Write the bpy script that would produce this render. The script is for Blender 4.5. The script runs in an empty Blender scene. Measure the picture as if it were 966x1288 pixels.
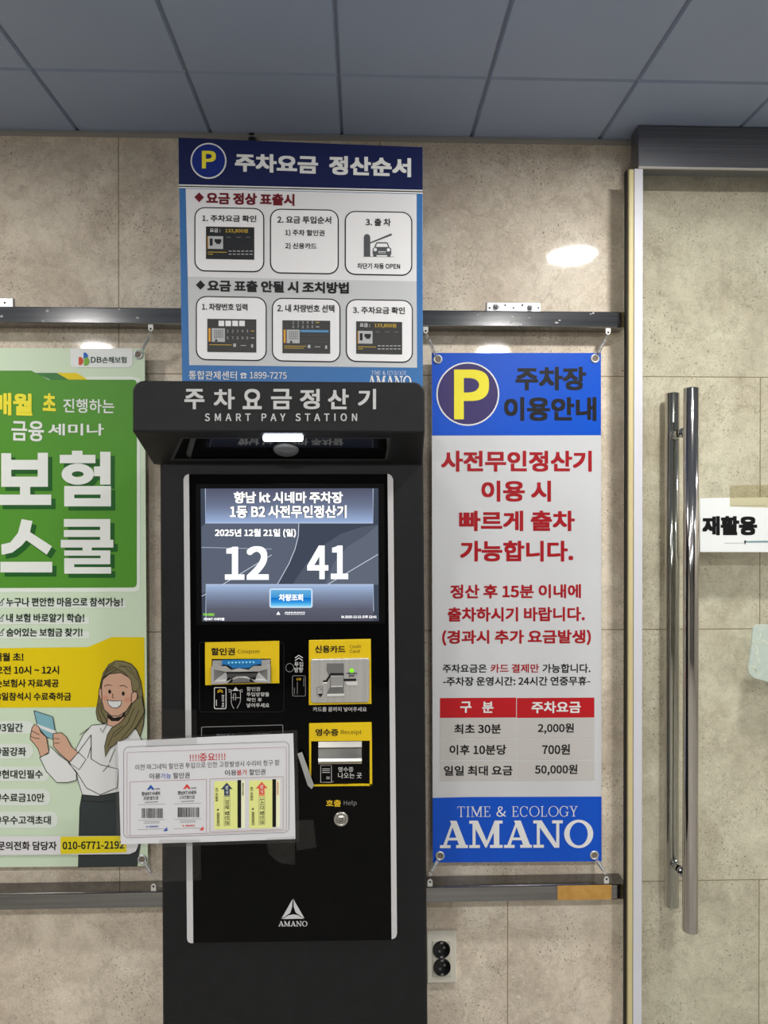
import bpy, bmesh, math, random
from mathutils import Vector, Matrix, Euler

random.seed(4)
scene = bpy.context.scene
COL = scene.collection

# ------------------------------------------------------------------ camera
F = 900.0
EYE = Vector((0, 0, 1.4))
YAW = math.atan(28 / F)
PIT = math.atan(4 / F)
cd = bpy.data.cameras.new('camera')
cam = bpy.data.objects.new('camera', cd)
COL.objects.link(cam)
cam.location = EYE
cam.rotation_euler = Euler((math.pi / 2 - PIT, 0, -YAW), 'XYZ')
cd.sensor_fit = 'VERTICAL'
cd.sensor_height = 36
cd.lens = F / 1288 * 36
cd.clip_start = 0.02
scene.camera = cam
RM = cam.rotation_euler.to_matrix()

# ------------------------------------------------------------------ exposure and light levels
vs = scene.view_settings
vs.view_transform = 'Standard'
vs.look = 'None'
vs.gamma = 1.0
vs.use_curve_mapping = False
vs.exposure = 0.0
LAMP_POWER = 305.0          # radiance of the round ceiling lamps
LAMP_COL = (1.0, 0.975, 0.935)
CANOPY_LED = 22.0
SCREEN = 1.0
world = bpy.data.worlds.new('world')
scene.world = world
world.use_nodes = True
world.node_tree.nodes['Background'].inputs[0].default_value = (0.9, 0.95, 1.0, 1)
world.node_tree.nodes['Background'].inputs[1].default_value = 0.22

# ------------------------------------------------------------------ key distances (metres from the camera)
D = 1.67        # tiled wall
CEIL = EYE.z + 0.862
YB = 1.64       # banners
YK = 1.20       # kiosk body front
YG = 1.595      # sliding glass


def ray(px, py):
    return RM @ Vector(((px - 483) / F, -(py - 644) / F, -1))


def P(px, py, y):
    r = ray(px, py)
    return EYE + r * (y / r.y)


# ------------------------------------------------------------------ materials
MC = {}


def lin(c):
    return tuple(((v / 255) / 12.92 if v / 255 <= 0.04045 else ((v / 255 + 0.055) / 1.055) ** 2.4) for v in c)


def M(c, rough=0.5, metal=0.0, spec=0.25, coat=0.0):
    k = (c, rough, metal, spec, coat)
    if k in MC:
        return MC[k]
    m = bpy.data.materials.new('material')
    m.use_nodes = True
    b = m.node_tree.nodes['Principled BSDF']
    b.inputs['Base Color'].default_value = (*lin(c), 1)
    b.inputs['Roughness'].default_value = rough
    b.inputs['Metallic'].default_value = metal
    b.inputs['Specular IOR Level'].default_value = spec
    b.inputs['Coat Weight'].default_value = coat
    MC[k] = m
    return m


def E(c, s=1.0):
    k = ('e', c, s)
    if k in MC:
        return MC[k]
    m = bpy.data.materials.new('emissive')
    m.use_nodes = True
    nt = m.node_tree
    nt.nodes.clear()
    e = nt.nodes.new('ShaderNodeEmission')
    o = nt.nodes.new('ShaderNodeOutputMaterial')
    e.inputs[0].default_value = (*lin(c), 1)
    e.inputs[1].default_value = s
    nt.links.new(e.outputs[0], o.inputs[0])
    MC[k] = m
    return m


def noisy(c1, c2, scale, rough, metal=0.0, bump=0.0, bscale=None, stretch=(1, 1, 1), spec=0.4):
    """two-tone procedural material in object space with an optional fine bump"""
    m = bpy.data.materials.new('noisy')
    m.use_nodes = True
    nt = m.node_tree
    b = nt.nodes['Principled BSDF']
    tc = nt.nodes.new('ShaderNodeTexCoord')
    mp = nt.nodes.new('ShaderNodeMapping')
    mp.inputs['Scale'].default_value = stretch
    n = nt.nodes.new('ShaderNodeTexNoise')
    n.inputs['Scale'].default_value = scale
    n.inputs['Detail'].default_value = 5
    cr = nt.nodes.new('ShaderNodeValToRGB')
    cr.color_ramp.elements[0].color = (*lin(c1), 1)
    cr.color_ramp.elements[1].color = (*lin(c2), 1)
    cr.color_ramp.elements[0].position = 0.3
    cr.color_ramp.elements[1].position = 0.7
    L = nt.links.new
    L(tc.outputs['Object'], mp.inputs[0])
    L(mp.outputs[0], n.inputs['Vector'])
    L(n.outputs['Fac'], cr.inputs[0])
    L(cr.outputs[0], b.inputs['Base Color'])
    b.inputs['Roughness'].default_value = rough
    b.inputs['Metallic'].default_value = metal
    b.inputs['Specular IOR Level'].default_value = spec
    if bump:
        n2 = nt.nodes.new('ShaderNodeTexNoise')
        n2.inputs['Scale'].default_value = bscale or scale * 4
        n2.inputs['Detail'].default_value = 3
        bp = nt.nodes.new('ShaderNodeBump')
        bp.inputs['Strength'].default_value = bump
        bp.inputs['Distance'].default_value = 0.001
        L(mp.outputs[0], n2.inputs['Vector'])
        L(n2.outputs['Fac'], bp.inputs['Height'])
        L(bp.outputs[0], b.inputs['Normal'])
    return m


def clear(tint, gloss=0.06, rough=0.02):
    """thin clear sheet: tinted transmission plus a fresnel reflection"""
    m = bpy.data.materials.new('clear')
    m.use_nodes = True
    nt = m.node_tree
    nt.nodes.clear()
    o = nt.nodes.new('ShaderNodeOutputMaterial')
    mx = nt.nodes.new('ShaderNodeMixShader')
    t = nt.nodes.new('ShaderNodeBsdfTransparent')
    g = nt.nodes.new('ShaderNodeBsdfGlossy')
    t.inputs[0].default_value = (*tint, 1)
    g.inputs['Roughness'].default_value = rough
    mx.inputs[0].default_value = gloss
    nt.links.new(t.outputs[0], mx.inputs[1])
    nt.links.new(g.outputs[0], mx.inputs[2])
    nt.links.new(mx.outputs[0], o.inputs[0])
    return m


# ------------------------------------------------------------------ mesh builders
TXT = {}
# Blender's own bundled CJK face; without it the built-in default face falls back to the same glyphs
import os
try:
    FONT = bpy.data.fonts.load(os.path.join(bpy.utils.system_resource('DATAFILES', path='fonts'), 'Noto Sans CJK Regular.woff2'))
except Exception:
    FONT = None


def glyphs(body, bold, res, space):
    """flat outline of a line of text; bold letters are thickened by overlapping shifted copies"""
    k = (body, bold, res, space)
    if k in TXT:
        return TXT[k]
    c = bpy.data.curves.new('lettering', 'FONT')
    c.body = body
    if FONT:
        c.font = FONT
    c.resolution_u = res
    c.space_character = space
    o = bpy.data.objects.new('lettering', c)
    me = o.to_mesh()
    v0 = [(v.co.x, v.co.y) for v in me.vertices]
    f0 = [tuple(p.vertices) for p in me.polygons]
    o.to_mesh_clear()
    bpy.data.objects.remove(o)
    bpy.data.curves.remove(c)
    bold *= .64                       # the bundled face is scaled to its line height
    n = 1 if bold < .0015 else (4 if bold < .006 else 8)
    vs_, fs = [], []
    for i in range(n):
        dx, dy = [(-1, -1), (1, -1), (1, 1), (-1, 1), (0, -1), (1, 0), (0, 1), (-1, 0)][i] if n > 1 else (0, 0)
        dx, dy = dx * bold * .9, dy * bold * .9
        q = len(vs_)
        vs_ += [(x + dx, y + dy, i * .08) for x, y in v0]
        fs += [tuple(j + q for j in f) for f in f0]
    xs = [v[0] for v in vs_]
    ys = [v[1] for v in vs_]
    TXT[k] = (vs_, fs, min(xs), max(xs), min(ys), max(ys))
    return TXT[k]


class MB:
    """collects shapes; build() links them as ONE mesh object"""

    def __init__(s):
        s.v = []
        s.f = []
        s.mats = []
        s.smooth = []

    def mi(s, m):
        if m not in s.mats:
            s.mats.append(m)
        return s.mats.index(m)

    def add(s, vs_, fs, m, smooth=False):
        o = len(s.v)
        s.v += [Vector(v) for v in vs_]
        i = s.mi(m)
        for f in fs:
            s.f.append((tuple(o + k for k in f), i, smooth))

    def add_bm(s, bm, m, smooth=False):
        bm.verts.ensure_lookup_table()
        bm.verts.index_update()
        s.add([v.co.copy() for v in bm.verts], [[v.index for v in f.verts] for f in bm.faces], m, smooth)
        bm.free()

    def box(s, x0, x1, y0, y1, z0, z1, m, bev=0.0, seg=2):
        s.prism([(x0, z0), (x1, z0), (x1, z1), (x0, z1)], y0, y1, m, bev, seg)

    def prism(s, pts, y0, y1, m, bev=0.0, seg=2, back=None):
        """(x, z) outline extruded from depth y0 (front) to y1"""
        bm = bmesh.new()
        a = [bm.verts.new((x, y0, z)) for x, z in pts]
        b = [bm.verts.new((x, y1, z)) for x, z in (back or pts)]
        bm.faces.new(a)
        bm.faces.new(b[::-1])
        n = len(a)
        for i in range(n):
            bm.faces.new((a[(i + 1) % n], a[i], b[i], b[(i + 1) % n]))
        bmesh.ops.recalc_face_normals(bm, faces=bm.faces)
        if bev:
            bmesh.ops.bevel(bm, geom=list(bm.edges), offset=bev, segments=seg, affect='EDGES', profile=0.5)
        s.add_bm(bm, m)

    def prism_px(s, pts, y0, y1, m, bev=0.0, seg=2):
        q = [P(x, y, y0) for x, y in pts]
        s.prism([(p.x, p.z) for p in q], y0, y1, m, bev, seg)

    def tube(s, path, r, m, n=12, cap=True):
        path = [Vector(p) for p in path]
        rings = []
        up = Vector((0.31, 0.17, 0.93))
        for i, p in enumerate(path):
            a = path[max(0, i - 1)]
            b = path[min(len(path) - 1, i + 1)]
            t = (b - a).normalized()
            u = t.cross(up)
            if u.length < 1e-4:
                u = t.cross(Vector((1, 0, 0)))
            u.normalize()
            w = t.cross(u)
            rr = r[i] if isinstance(r, (list, tuple)) else r
            rings.append([p + (u * math.cos(2 * math.pi * k / n) + w * math.sin(2 * math.pi * k / n)) * rr for k in range(n)])
        vs_ = [v for q in rings for v in q]
        fs = []
        for i in range(len(path) - 1):
            for k in range(n):
                fs.append((i * n + k, i * n + (k + 1) % n, (i + 1) * n + (k + 1) % n, (i + 1) * n + k))
        s.add(vs_, fs, m, True)
        if cap:
            s.add(rings[0], [tuple(range(n))[::-1]], m)
            s.add(rings[-1], [tuple(range(n))], m)

    def lathe(s, c, axis, prof, m, n=32, smooth=True):
        """prof: (distance along axis, radius) pairs"""
        c = Vector(c)
        t = Vector(axis).normalized()
        u = t.cross(Vector((0.3, 0.2, 0.9))).normalized()
        w = t.cross(u)
        vs_ = []
        for d, r in prof:
            for k in range(n):
                a = 2 * math.pi * k / n
                vs_.append(c + t * d + (u * math.cos(a) + w * math.sin(a)) * max(r, 1e-5))
        fs = []
        for i in range(len(prof) - 1):
            for k in range(n):
                fs.append((i * n + k, i * n + (k + 1) % n, (i + 1) * n + (k + 1) % n, (i + 1) * n + k))
        s.add(vs_, fs, m, smooth)

    def build(s, name, parent=None, **tags):
        me = bpy.data.meshes.new(name)
        org = parent_loc(parent) if parent else Vector((0, 0, 0))
        if not parent and s.v:
            lo = [min(v[i] for v in s.v) for i in range(3)]
            hi = [max(v[i] for v in s.v) for i in range(3)]
            org = Vector(((lo[0] + hi[0]) / 2, (lo[1] + hi[1]) / 2, lo[2]))
        me.from_pydata([v - org for v in s.v], [], [f[0] for f in s.f])
        for m in s.mats:
            me.materials.append(m)
        me.polygons.foreach_set('material_index', [f[1] for f in s.f])
        me.polygons.foreach_set('use_smooth', [f[2] for f in s.f])
        me.update()
        o = bpy.data.objects.new(name, me)
        COL.objects.link(o)
        if parent:
            o.parent = parent
        else:
            o.location = org
        for k, v in tags.items():
            o[k] = v
        return o


def parent_loc(p):
    l = Vector((0, 0, 0))
    while p:
        l += p.location
        p = p.parent
    return l


def thing(name, label, cat, loc, group=None):
    o = bpy.data.objects.new(name, None)
    COL.objects.link(o)
    o.empty_display_size = 0.05
    o.location = loc
    o['label'] = label
    o['category'] = cat
    if group:
        o['group'] = group
    return o


class Pr(MB):
    """flat printing laid on a real sheet: photo points are projected on the sheet's plane y = a + b x + c z"""

    def __init__(s, a, b=0.0, c=0.0, step=0.0004):
        super().__init__()
        s.a, s.b, s.c, s.step = a, b, c, step
        s.z = (0, 0, 1)
        s.slope = 0.0

    def zoom(s, ox, oy, f, slope=0.0):
        s.z = (ox, oy, f)
        s.slope = slope

    def px(s, x, y):
        return (s.z[0] + x * s.z[2], s.z[1] + y * s.z[2])

    def pt(s, x, y, layer=1):
        x, y = s.px(x, y)
        r = ray(x, y)
        t = s.a / (r.y - s.b * r.x - s.c * r.z)
        p = EYE + r * t
        p.y -= layer * s.step
        return p

    def poly(s, pts, m, layer=1):
        s.add([s.pt(x, y, layer) for x, y in pts], [tuple(range(len(pts)))], m)

    def rect(s, x0, y0, x1, y1, m, layer=1):
        k = s.slope * (x1 - x0) / 2
        s.poly([(x0, y0 - k), (x1, y0 + k), (x1, y1 + k), (x0, y1 - k)], m, layer)

    def rpts(s, x0, y0, x1, y1, r, n=5):
        o = []
        r = min(r, (x1 - x0) / 2 - .01, (y1 - y0) / 2 - .01)
        cx = (x0 + x1) / 2
        for (ax, ay, st) in ((x1 - r, y0 + r, -90), (x1 - r, y1 - r, 0), (x0 + r, y1 - r, 90), (x0 + r, y0 + r, 180)):
            for i in range(n + 1):
                a = math.radians(st + 90 * i / n)
                x = ax + r * math.cos(a)
                o.append((x, ay + r * math.sin(a) + s.slope * (x - cx)))
        return o

    def rrect(s, x0, y0, x1, y1, r, m, layer=1):
        s.poly(s.rpts(x0, y0, x1, y1, r), m, layer)

    def band(s, outer, inner, m, layer=1):
        n = len(outer)
        s.add([s.pt(*p, layer) for p in outer] + [s.pt(*p, layer) for p in inner],
              [(i, (i + 1) % n, n + (i + 1) % n, n + i) for i in range(n)], m)

    def rout(s, x0, y0, x1, y1, r, w, m, layer=1):
        s.band(s.rpts(x0, y0, x1, y1, r), s.rpts(x0 + w, y0 + w, x1 - w, y1 - w, max(r - w, 0.1)), m, layer)

    def epts(s, cx, cy, rx, ry, n=40):
        return [(cx + rx * math.cos(2 * math.pi * i / n), cy + ry * math.sin(2 * math.pi * i / n)) for i in range(n)]

    def ell(s, cx, cy, rx, ry, m, layer=1, n=40):
        s.poly(s.epts(cx, cy, rx, ry, n), m, layer)

    def ring(s, cx, cy, rx, ry, ix, iy, m, layer=1):
        s.band(s.epts(cx, cy, rx, ry), s.epts(cx, cy, ix, iy), m, layer)

    def line(s, pts, w, m, layer=1):
        """stroke of width w (same units as the points)"""
        n = len(pts)
        L, R = [], []
        for i, (x, y) in enumerate(pts):
            ax, ay = pts[max(0, i - 1)]
            bx, by = pts[min(n - 1, i + 1)]
            dx, dy = bx - ax, by - ay
            d = math.hypot(dx, dy) or 1
            nx, ny = -dy / d * w / 2, dx / d * w / 2
            L.append((x + nx, y + ny))
            R.append((x - nx, y - ny))
        s.add([s.pt(*p, layer) for p in L + R], [(i, i + 1, n + i + 1, n + i) for i in range(n - 1)], m)

    def text(s, body, x0, y0, x1, y1, m, bold=0.0, layer=2, slope=None, rot=0, res=3, space=1.0, skew=0.0):
        """fit the ink of the text to a box; rot=90 reads downwards"""
        sl = s.slope if slope is None else slope
        vv, ff, a0, a1, b0, b1 = glyphs(body, bold, res, space)
        cx = (x0 + x1) / 2
        out = []
        for (x, y, h) in vv:
            u = (x - a0) / (a1 - a0)
            v = (b1 - y) / (b1 - b0)
            if rot == 90:
                X, Y = x1 - v * (x1 - x0), y0 + u * (y1 - y0)
            else:
                X, Y = x0 + u * (x1 - x0), y0 + v * (y1 - y0)
            Y += sl * (X - cx)
            X += skew * (Y - (y0 + y1) / 2)
            out.append(s.pt(X, Y, layer + h))
        s.add(out, ff, m)

    def vgrad(s, x0, y0, x1, y1, stops, n, st, layer=1):
        for i in range(n):
            t = (i + 0.5) / n * (len(stops) - 1)
            k = min(int(t), len(stops) - 2)
            c = tuple(round(stops[k][j] + (stops[k + 1][j] - stops[k][j]) * (t - k)) for j in range(3))
            ya, yb = y0 + (y1 - y0) * i / n, y0 + (y1 - y0) * (i + 1) / n
            s.poly([(x0, ya), (x1, ya), (x1, yb), (x0, yb)], E(c, st), layer)

    def slab(s, word, x0, y0, x1, y1, m, layer=2, slope=0.0, light=False, y_cut=None):
        """serif capitals built stroke by stroke; light = thin book weight"""
        W = {'A': 1.02, 'M': 1.22, 'N': 1.08, 'O': 1.06, 'T': .82, 'I': .42, 'E': .76, 'C': .9, 'L': .74, 'G': .95, 'Y': .88, '&': 1.0, ' ': .4}
        gap = .10 if light else .05
        tot = sum(W[c] for c in word) + gap * (len(word) - 1)
        k, t = (.10, .05) if light else (.20, .11)          # thick and thin strokes
        h = .045 if light else .11                           # serif thickness
        x = 0
        cx = (x0 + x1) / 2

        def put(pts, w):
            q = []
            for (u, v) in pts:
                X = x0 + (x + u * w) / tot * (x1 - x0)
                Y = y1 - v * (y1 - y0)
                Y += slope * (X - cx)
                q.append((X, Y))
            cnt[0] += 1
            s.poly(q, m, layer + (cnt[0] % 9) * .08)

        cnt = [0]

        def R(a, b, c, d, w):
            put([(a, b), (c, b), (c, d), (a, d)], w)

        for ch in word:
            w = W[ch]
            K, T = k / w, t / w
            if ch == 'A':
                put([(.12, h), (.12 + T * 1.15, h), (.52, .98), (.44, .98)], w)
                put([(.36, 1), (.36 + K * 1.2, 1), (.93, h), (.93 - K * 1.25, h)], w)
                R(.27, .28, .72, .28 + t * .9, w)
                R(0, 0, .38, h, w)
                R(.58, 0, 1, h, w)
            elif ch == 'M':
                R(.10, h, .10 + T, 1 - h, w)
                R(.90 - K, h, .90, 1 - h, w)
                put([(.06, 1), (.06 + K * 1.2, 1), (.56, .16), (.49, 0)], w)
                put([(.76, 1), (.90, 1), (.52, 0), (.47, .08)], w)
                R(0, 1 - h, .26, 1, w)
                R(.76, 1 - h, 1, 1, w)
                R(0, 0, .32, h, w)
                R(.62, 0, 1, h, w)
            elif ch == 'N':
                R(.12, h, .12 + T, 1 - h, w)
                R(.88 - T, 0, .88, 1 - h, w)
                put([(.05, 1), (.05 + K * 1.25, 1), (.88, .0), (.88 - K * .9, 0)], w)
                R(0, 1 - h, .3, 1, w)
                R(.64, 1 - h, 1, 1, w)
                R(0, 0, .36, h, w)
            elif ch in 'OCG':
                n = 44
                ang = [(i / n) * 2 * math.pi for i in range(n + 1)]
                if ch != 'O':
                    ang = [math.radians(42 + (276 if ch == 'C' else 290) * i / n) for i in range(n + 1)]
                o_ = [(.5 + .5 * math.cos(a), .5 + .52 * math.sin(a)) for a in ang]
                i_ = [(.5 + (.5 - K) * math.cos(a), .5 + (.52 - t * .9) * math.sin(a)) for a in ang]
                for q in range(n):
                    put([o_[q], o_[q + 1], i_[q + 1], i_[q]], w)
                if ch != 'O':
                    R(.86, .66, .86 + T, .98, w)
                if ch == 'G':
                    R(.80, .06, .80 + K, .42, w)
                    R(.62, .40, 1.04, .40 + h, w)
            elif ch == 'T':
                R(.5 - K / 2, h, .5 + K / 2, 1, w)
                R(.04, 1 - h, .96, 1, w)
                R(.04, .78, .04 + T * .8, 1, w)
                R(.96 - T * .8, .78, .96, 1, w)
                R(.3, 0, .7, h, w)
            elif ch == 'I':
                R(.5 - K / 2, h, .5 + K / 2, 1 - h, w)
                R(.1, 0, .9, h, w)
                R(.1, 1 - h, .9, 1, w)
            elif ch in 'EL':
                R(.18, h, .18 + K, 1 - h, w)
                R(.02, 0, .92, h, w)
                R(.02, 1 - h, .88 if ch == 'E' else .5, 1, w)
                R(.92 - T, 0, .92, .26, w)
                if ch == 'E':
                    R(.2, .49, .66, .49 + h, w)
                    R(.88 - T, .76, .88, 1, w)
                    R(.66 - T * .6, .40, .66, .62, w)
            elif ch == 'Y':
                R(.5 - K / 2, h, .5 + K / 2, .45, w)
                put([(.1, 1), (.1 + K, 1), (.5 + K / 2, .45), (.5 - K / 2, .4)], w)
                put([(.82, 1), (.9, 1), (.5 + K / 2, .4), (.5, .45)], w)
                R(0, 1 - h, .42, 1, w)
                R(.66, 1 - h, 1, 1, w)
                R(.3, 0, .7, h, w)
            elif ch == '&':
                vv, ff, a0, a1, b0, b1 = glyphs('&', 0, 3, 1.0)
                q = []
                for (u, v, _h) in vv:
                    X = x0 + (x + (u - a0) / (a1 - a0) * w) / tot * (x1 - x0)
                    q.append(s.pt(X, y1 - (v - b0) / (b1 - b0) * (y1 - y0) + slope * (X - cx), layer))
                s.add(q, ff, m)
            x += w + gap
# ------------------------------------------------------------------ the room
WHITE = M((226, 227, 226), 0.45)
BLACK = M((14, 14, 16), 0.4)


def wall_tile_material():
    m = bpy.data.materials.new('limestone_tile')
    m.use_nodes = True
    nt = m.node_tree
    L = nt.links.new
    b = nt.nodes['Principled BSDF']
    g = nt.nodes.new('ShaderNodeNewGeometry')
    sx = nt.nodes.new('ShaderNodeSeparateXYZ')
    L(g.outputs['Position'], sx.inputs[0])
    cb = nt.nodes.new('ShaderNodeCombineXYZ')
    for ax, out, off in (('X', 'X', 0.0), ('Y', 'Z', 0.0)):
        ad = nt.nodes.new('ShaderNodeMath')
        ad.operation = 'ADD'
        L(sx.outputs[out], ad.inputs[0])
        ad.inputs[1].default_value = TILE_X if ax == 'X' else TILE_Z
        L(ad.outputs[0], cb.inputs[ax])
    br = nt.nodes.new('ShaderNodeTexBrick')
    br.offset = 0.5
    br.inputs['Scale'].default_value = 1.0
    br.inputs['Brick Width'].default_value = 0.602
    br.inputs['Row Height'].default_value = 0.597
    br.inputs['Mortar Size'].default_value = 0.0013
    br.inputs['Mortar Smooth'].default_value = 0.25
    br.inputs['Bias'].default_value = 0.0
    br.inputs['Color1'].default_value = (0.35, 0.35, 0.35, 1)
    br.inputs['Color2'].default_value = (0.65, 0.65, 0.65, 1)
    L(cb.outputs[0], br.inputs['Vector'])

    def noise(scale, det, rough=0.6, dist=0.0):
        n = nt.nodes.new('ShaderNodeTexNoise')
        n.inputs['Scale'].default_value = scale
        n.inputs['Detail'].default_value = det
        n.inputs['Roughness'].default_value = rough
        n.inputs['Distortion'].default_value = dist
        L(g.outputs['Position'], n.inputs['Vector'])
        return n

    def ramp(src, stops):
        r = nt.nodes.new('ShaderNodeValToRGB')
        e = r.color_ramp.elements
        while len(e) < len(stops):
            e.new(0.5)
        for k, (p, c) in enumerate(stops):
            e[k].position = p
            e[k].color = (*c, 1)
        L(src, r.inputs[0])
        return r

    def mix(a, bb, fac, mode='MIX'):
        x = nt.nodes.new('ShaderNodeMix')
        x.data_type = 'RGBA'
        x.blend_type = mode
        if isinstance(fac, float):
            x.inputs[0].default_value = fac
        else:
            L(fac, x.inputs[0])
        for sck, val in ((x.inputs[6], a), (x.inputs[7], bb)):
            if isinstance(val, tuple):
                sck.default_value = (*val, 1)
            else:
                L(val, sck)
        return x.outputs[2]

    c = ramp(noise(5.5, 9, 0.66, 0.4).outputs['Fac'],
             [(0.34, lin((202, 188, 171))), (0.5, lin((224, 212, 195))), (0.66, lin((240, 230, 214)))]).outputs[0]
    c2 = ramp(noise(38, 6, 0.7, 0.8).outputs['Fac'], [(0.32, (0.78, 0.77, 0.75)), (0.52, (1, 1, 1)), (0.75, (1.12, 1.11, 1.09))]).outputs[0]
    c = mix(c, c2, 0.8, 'MULTIPLY')
    grain = ramp(noise(330, 4, 0.7).outputs['Fac'], [(0.34, (0.80, 0.80, 0.79)), (0.66, (1.14, 1.14, 1.14))]).outputs[0]
    c = mix(c, grain, 0.85, 'MULTIPLY')
    # dark pits gathered in patches
    pits = ramp(noise(170, 3, 0.6).outputs['Fac'], [(0.345, (1, 1, 1)), (0.40, (0, 0, 0))]).outputs[0]
    patch = ramp(noise(6.5, 3).outputs['Fac'], [(0.44, (0.06, 0.06, 0.06)), (0.60, (0.8, 0.8, 0.8))]).outputs[0]
    pm = mix(pits, patch, 1.0, 'MULTIPLY')
    c = mix(c, lin((104, 92, 78)), pm)
    # pale flecks
    fl = ramp(noise(120, 4, 0.7).outputs['Fac'], [(0.60, (0, 0, 0)), (0.66, (0.85, 0.85, 0.85))]).outputs[0]
    fp = ramp(noise(4.2, 2).outputs['Fac'], [(0.45, (0.1, 0.1, 0.1)), (0.6, (1, 1, 1))]).outputs[0]
    c = mix(c, lin((240, 232, 216)), mix(fl, fp, 1.0, 'MULTIPLY'))
    # thin veins
    vn = nt.nodes.new('ShaderNodeMath')
    vn.operation = 'SUBTRACT'
    L(noise(3.1, 6, 0.62, 1.2).outputs['Fac'], vn.inputs[0])
    vn.inputs[1].default_value = 0.5
    va = nt.nodes.new('ShaderNodeMath')
    va.operation = 'ABSOLUTE'
    L(vn.outputs[0], va.inputs[0])
    vr = ramp(va.outputs[0], [(0.0, (0.32, 0.32, 0.32)), (0.006, (0, 0, 0))]).outputs[0]
    c = mix(c, lin((150, 134, 112)), vr)
    # each slab a touch lighter or darker
    tone = ramp(br.outputs['Color'], [(0.0, (0.88, 0.88, 0.88)), (1.0, (1.08, 1.075, 1.06))]).outputs[0]
    c = mix(c, tone, 1.0, 'MULTIPLY')
    c = mix(c, lin((150, 134, 106)), br.outputs['Fac'])
    L(c, b.inputs['Base Color'])
    b.inputs['Roughness'].default_value = 0.055
    b.inputs['Specular IOR Level'].default_value = 0.42
    bp = nt.nodes.new('ShaderNodeBump')
    bp.inputs['Strength'].default_value = 0.35
    bp.inputs['Distance'].default_value = 0.0015
    bp.invert = True
    L(br.outputs['Fac'], bp.inputs['Height'])
    L(bp.outputs[0], b.inputs['Normal'])
    return m


TILE_X = 0.56 + 0.602 * 4         # joint positions along the wall
TILE_Z = -(1.4 + 0.312) + 0.597 * 5
STONE = wall_tile_material()
X0, X1, YR = -2.6, 2.9, -3.2      # room behind the camera
w = MB()
w.box(X0 - .1, X1 + .1, D, D + .12, -.1, CEIL + .1, STONE)
w.build('wall_back', kind='structure')
PAINT = noisy((172, 168, 161), (182, 178, 170), 6, 0.6)
w = MB()
w.box(X0 - .12, X0, YR - .1, D, -.1, CEIL + .1, PAINT)
w.build('wall_left', kind='structure')
w = MB()
w.box(X1, X1 + .12, YR - .1, D, -.1, CEIL + .1, PAINT)
w.build('wall_right', kind='structure')
w = MB()
w.box(X0 - .12, X1 + .12, YR - .12, YR, -.1, CEIL + .1, noisy((92, 90, 88), (106, 103, 100), 5, 0.6))
w.build('wall_front', kind='structure')
w = MB()
w.box(X0 - .12, X1 + .12, YR - .12, D + .12, -.1, 0, noisy((150, 147, 141), (168, 164, 157), 14, 0.3))
w.build('floor', kind='structure')

# ceiling: square metal panels with a narrow groove between them
TX0, TP = -0.046, 0.3005
TY0 = D - 0.241
tile_a = noisy((144, 158, 184), (150, 164, 190), 3, 0.5)
seam = M((128, 134, 148), 0.6)
lightseam = M((150, 155, 163), 0.5)
w = MB()
w.box(X0 - .12, X1 + .12, YR - .12, D + .12, CEIL + .006, CEIL + .1, seam)
i0, i1 = int((X0 - TX0) / TP) - 1, int((X1 - TX0) / TP) + 1
ys = [D] + [TY0 - 0.6 * k for k in range(8)]
for i in range(i0, i1):
    for a, bb in zip(ys[1:], ys[:-1]):
        xa, xb = TX0 + TP * i + .0016, TX0 + TP * (i + 1) - .0016
        ya, yb = max(a, YR) + .0016, bb - .0016
        if yb - ya > .02:
            bm = bmesh.new()
            q = [bm.verts.new(v) for v in ((xa, ya, CEIL + .006), (xb, ya, CEIL + .006), (xb, yb, CEIL + .006), (xa, yb, CEIL + .006))]
            g_ = .0035
            r_ = [bm.verts.new(v) for v in ((xa + g_, ya + g_, CEIL), (xb - g_, ya + g_, CEIL), (xb - g_, yb - g_, CEIL), (xa + g_, yb - g_, CEIL))]
            bm.faces.new(r_[::-1])
            for k in range(4):
                bm.faces.new((q[k], q[(k + 1) % 4], r_[(k + 1) % 4], r_[k]))
            bmesh.ops.recalc_face_normals(bm, faces=bm.faces)
            bm.normal_update()
            w.add_bm(bm, tile_a)
w.build('ceiling', kind='structure')

# slim edge angle where ceiling meets wall
w = MB()
w.box(X0, X1, D - .016, D, CEIL - .007, CEIL - .0005, M((150, 150, 148), 0.45))
w.build('trim_1', kind='structure')


# ------------------------------------------------------------------ round ceiling lamps (row near the wall is mirrored in the stone)
def downlight(x, y, label):
    t = thing('ceiling_lamp', label, 'lamp', (x, y, CEIL), 'round ceiling lamps')
    m = MB()
    m.lathe((x, y, CEIL), (0, 0, -1), [(-.003, .092), (.004, .092), (.006, .088), (.005, .078), (.001, .076)], M((225, 226, 228), 0.4), 40)
    m.build('ring', t)
    m = MB()
    m.lathe((x, y, CEIL), (0, 0, -1), [(.0012, .0001), (.0012, .0755)], LAMP_E, 40, False)
    m.build('diffuser', t)


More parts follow.
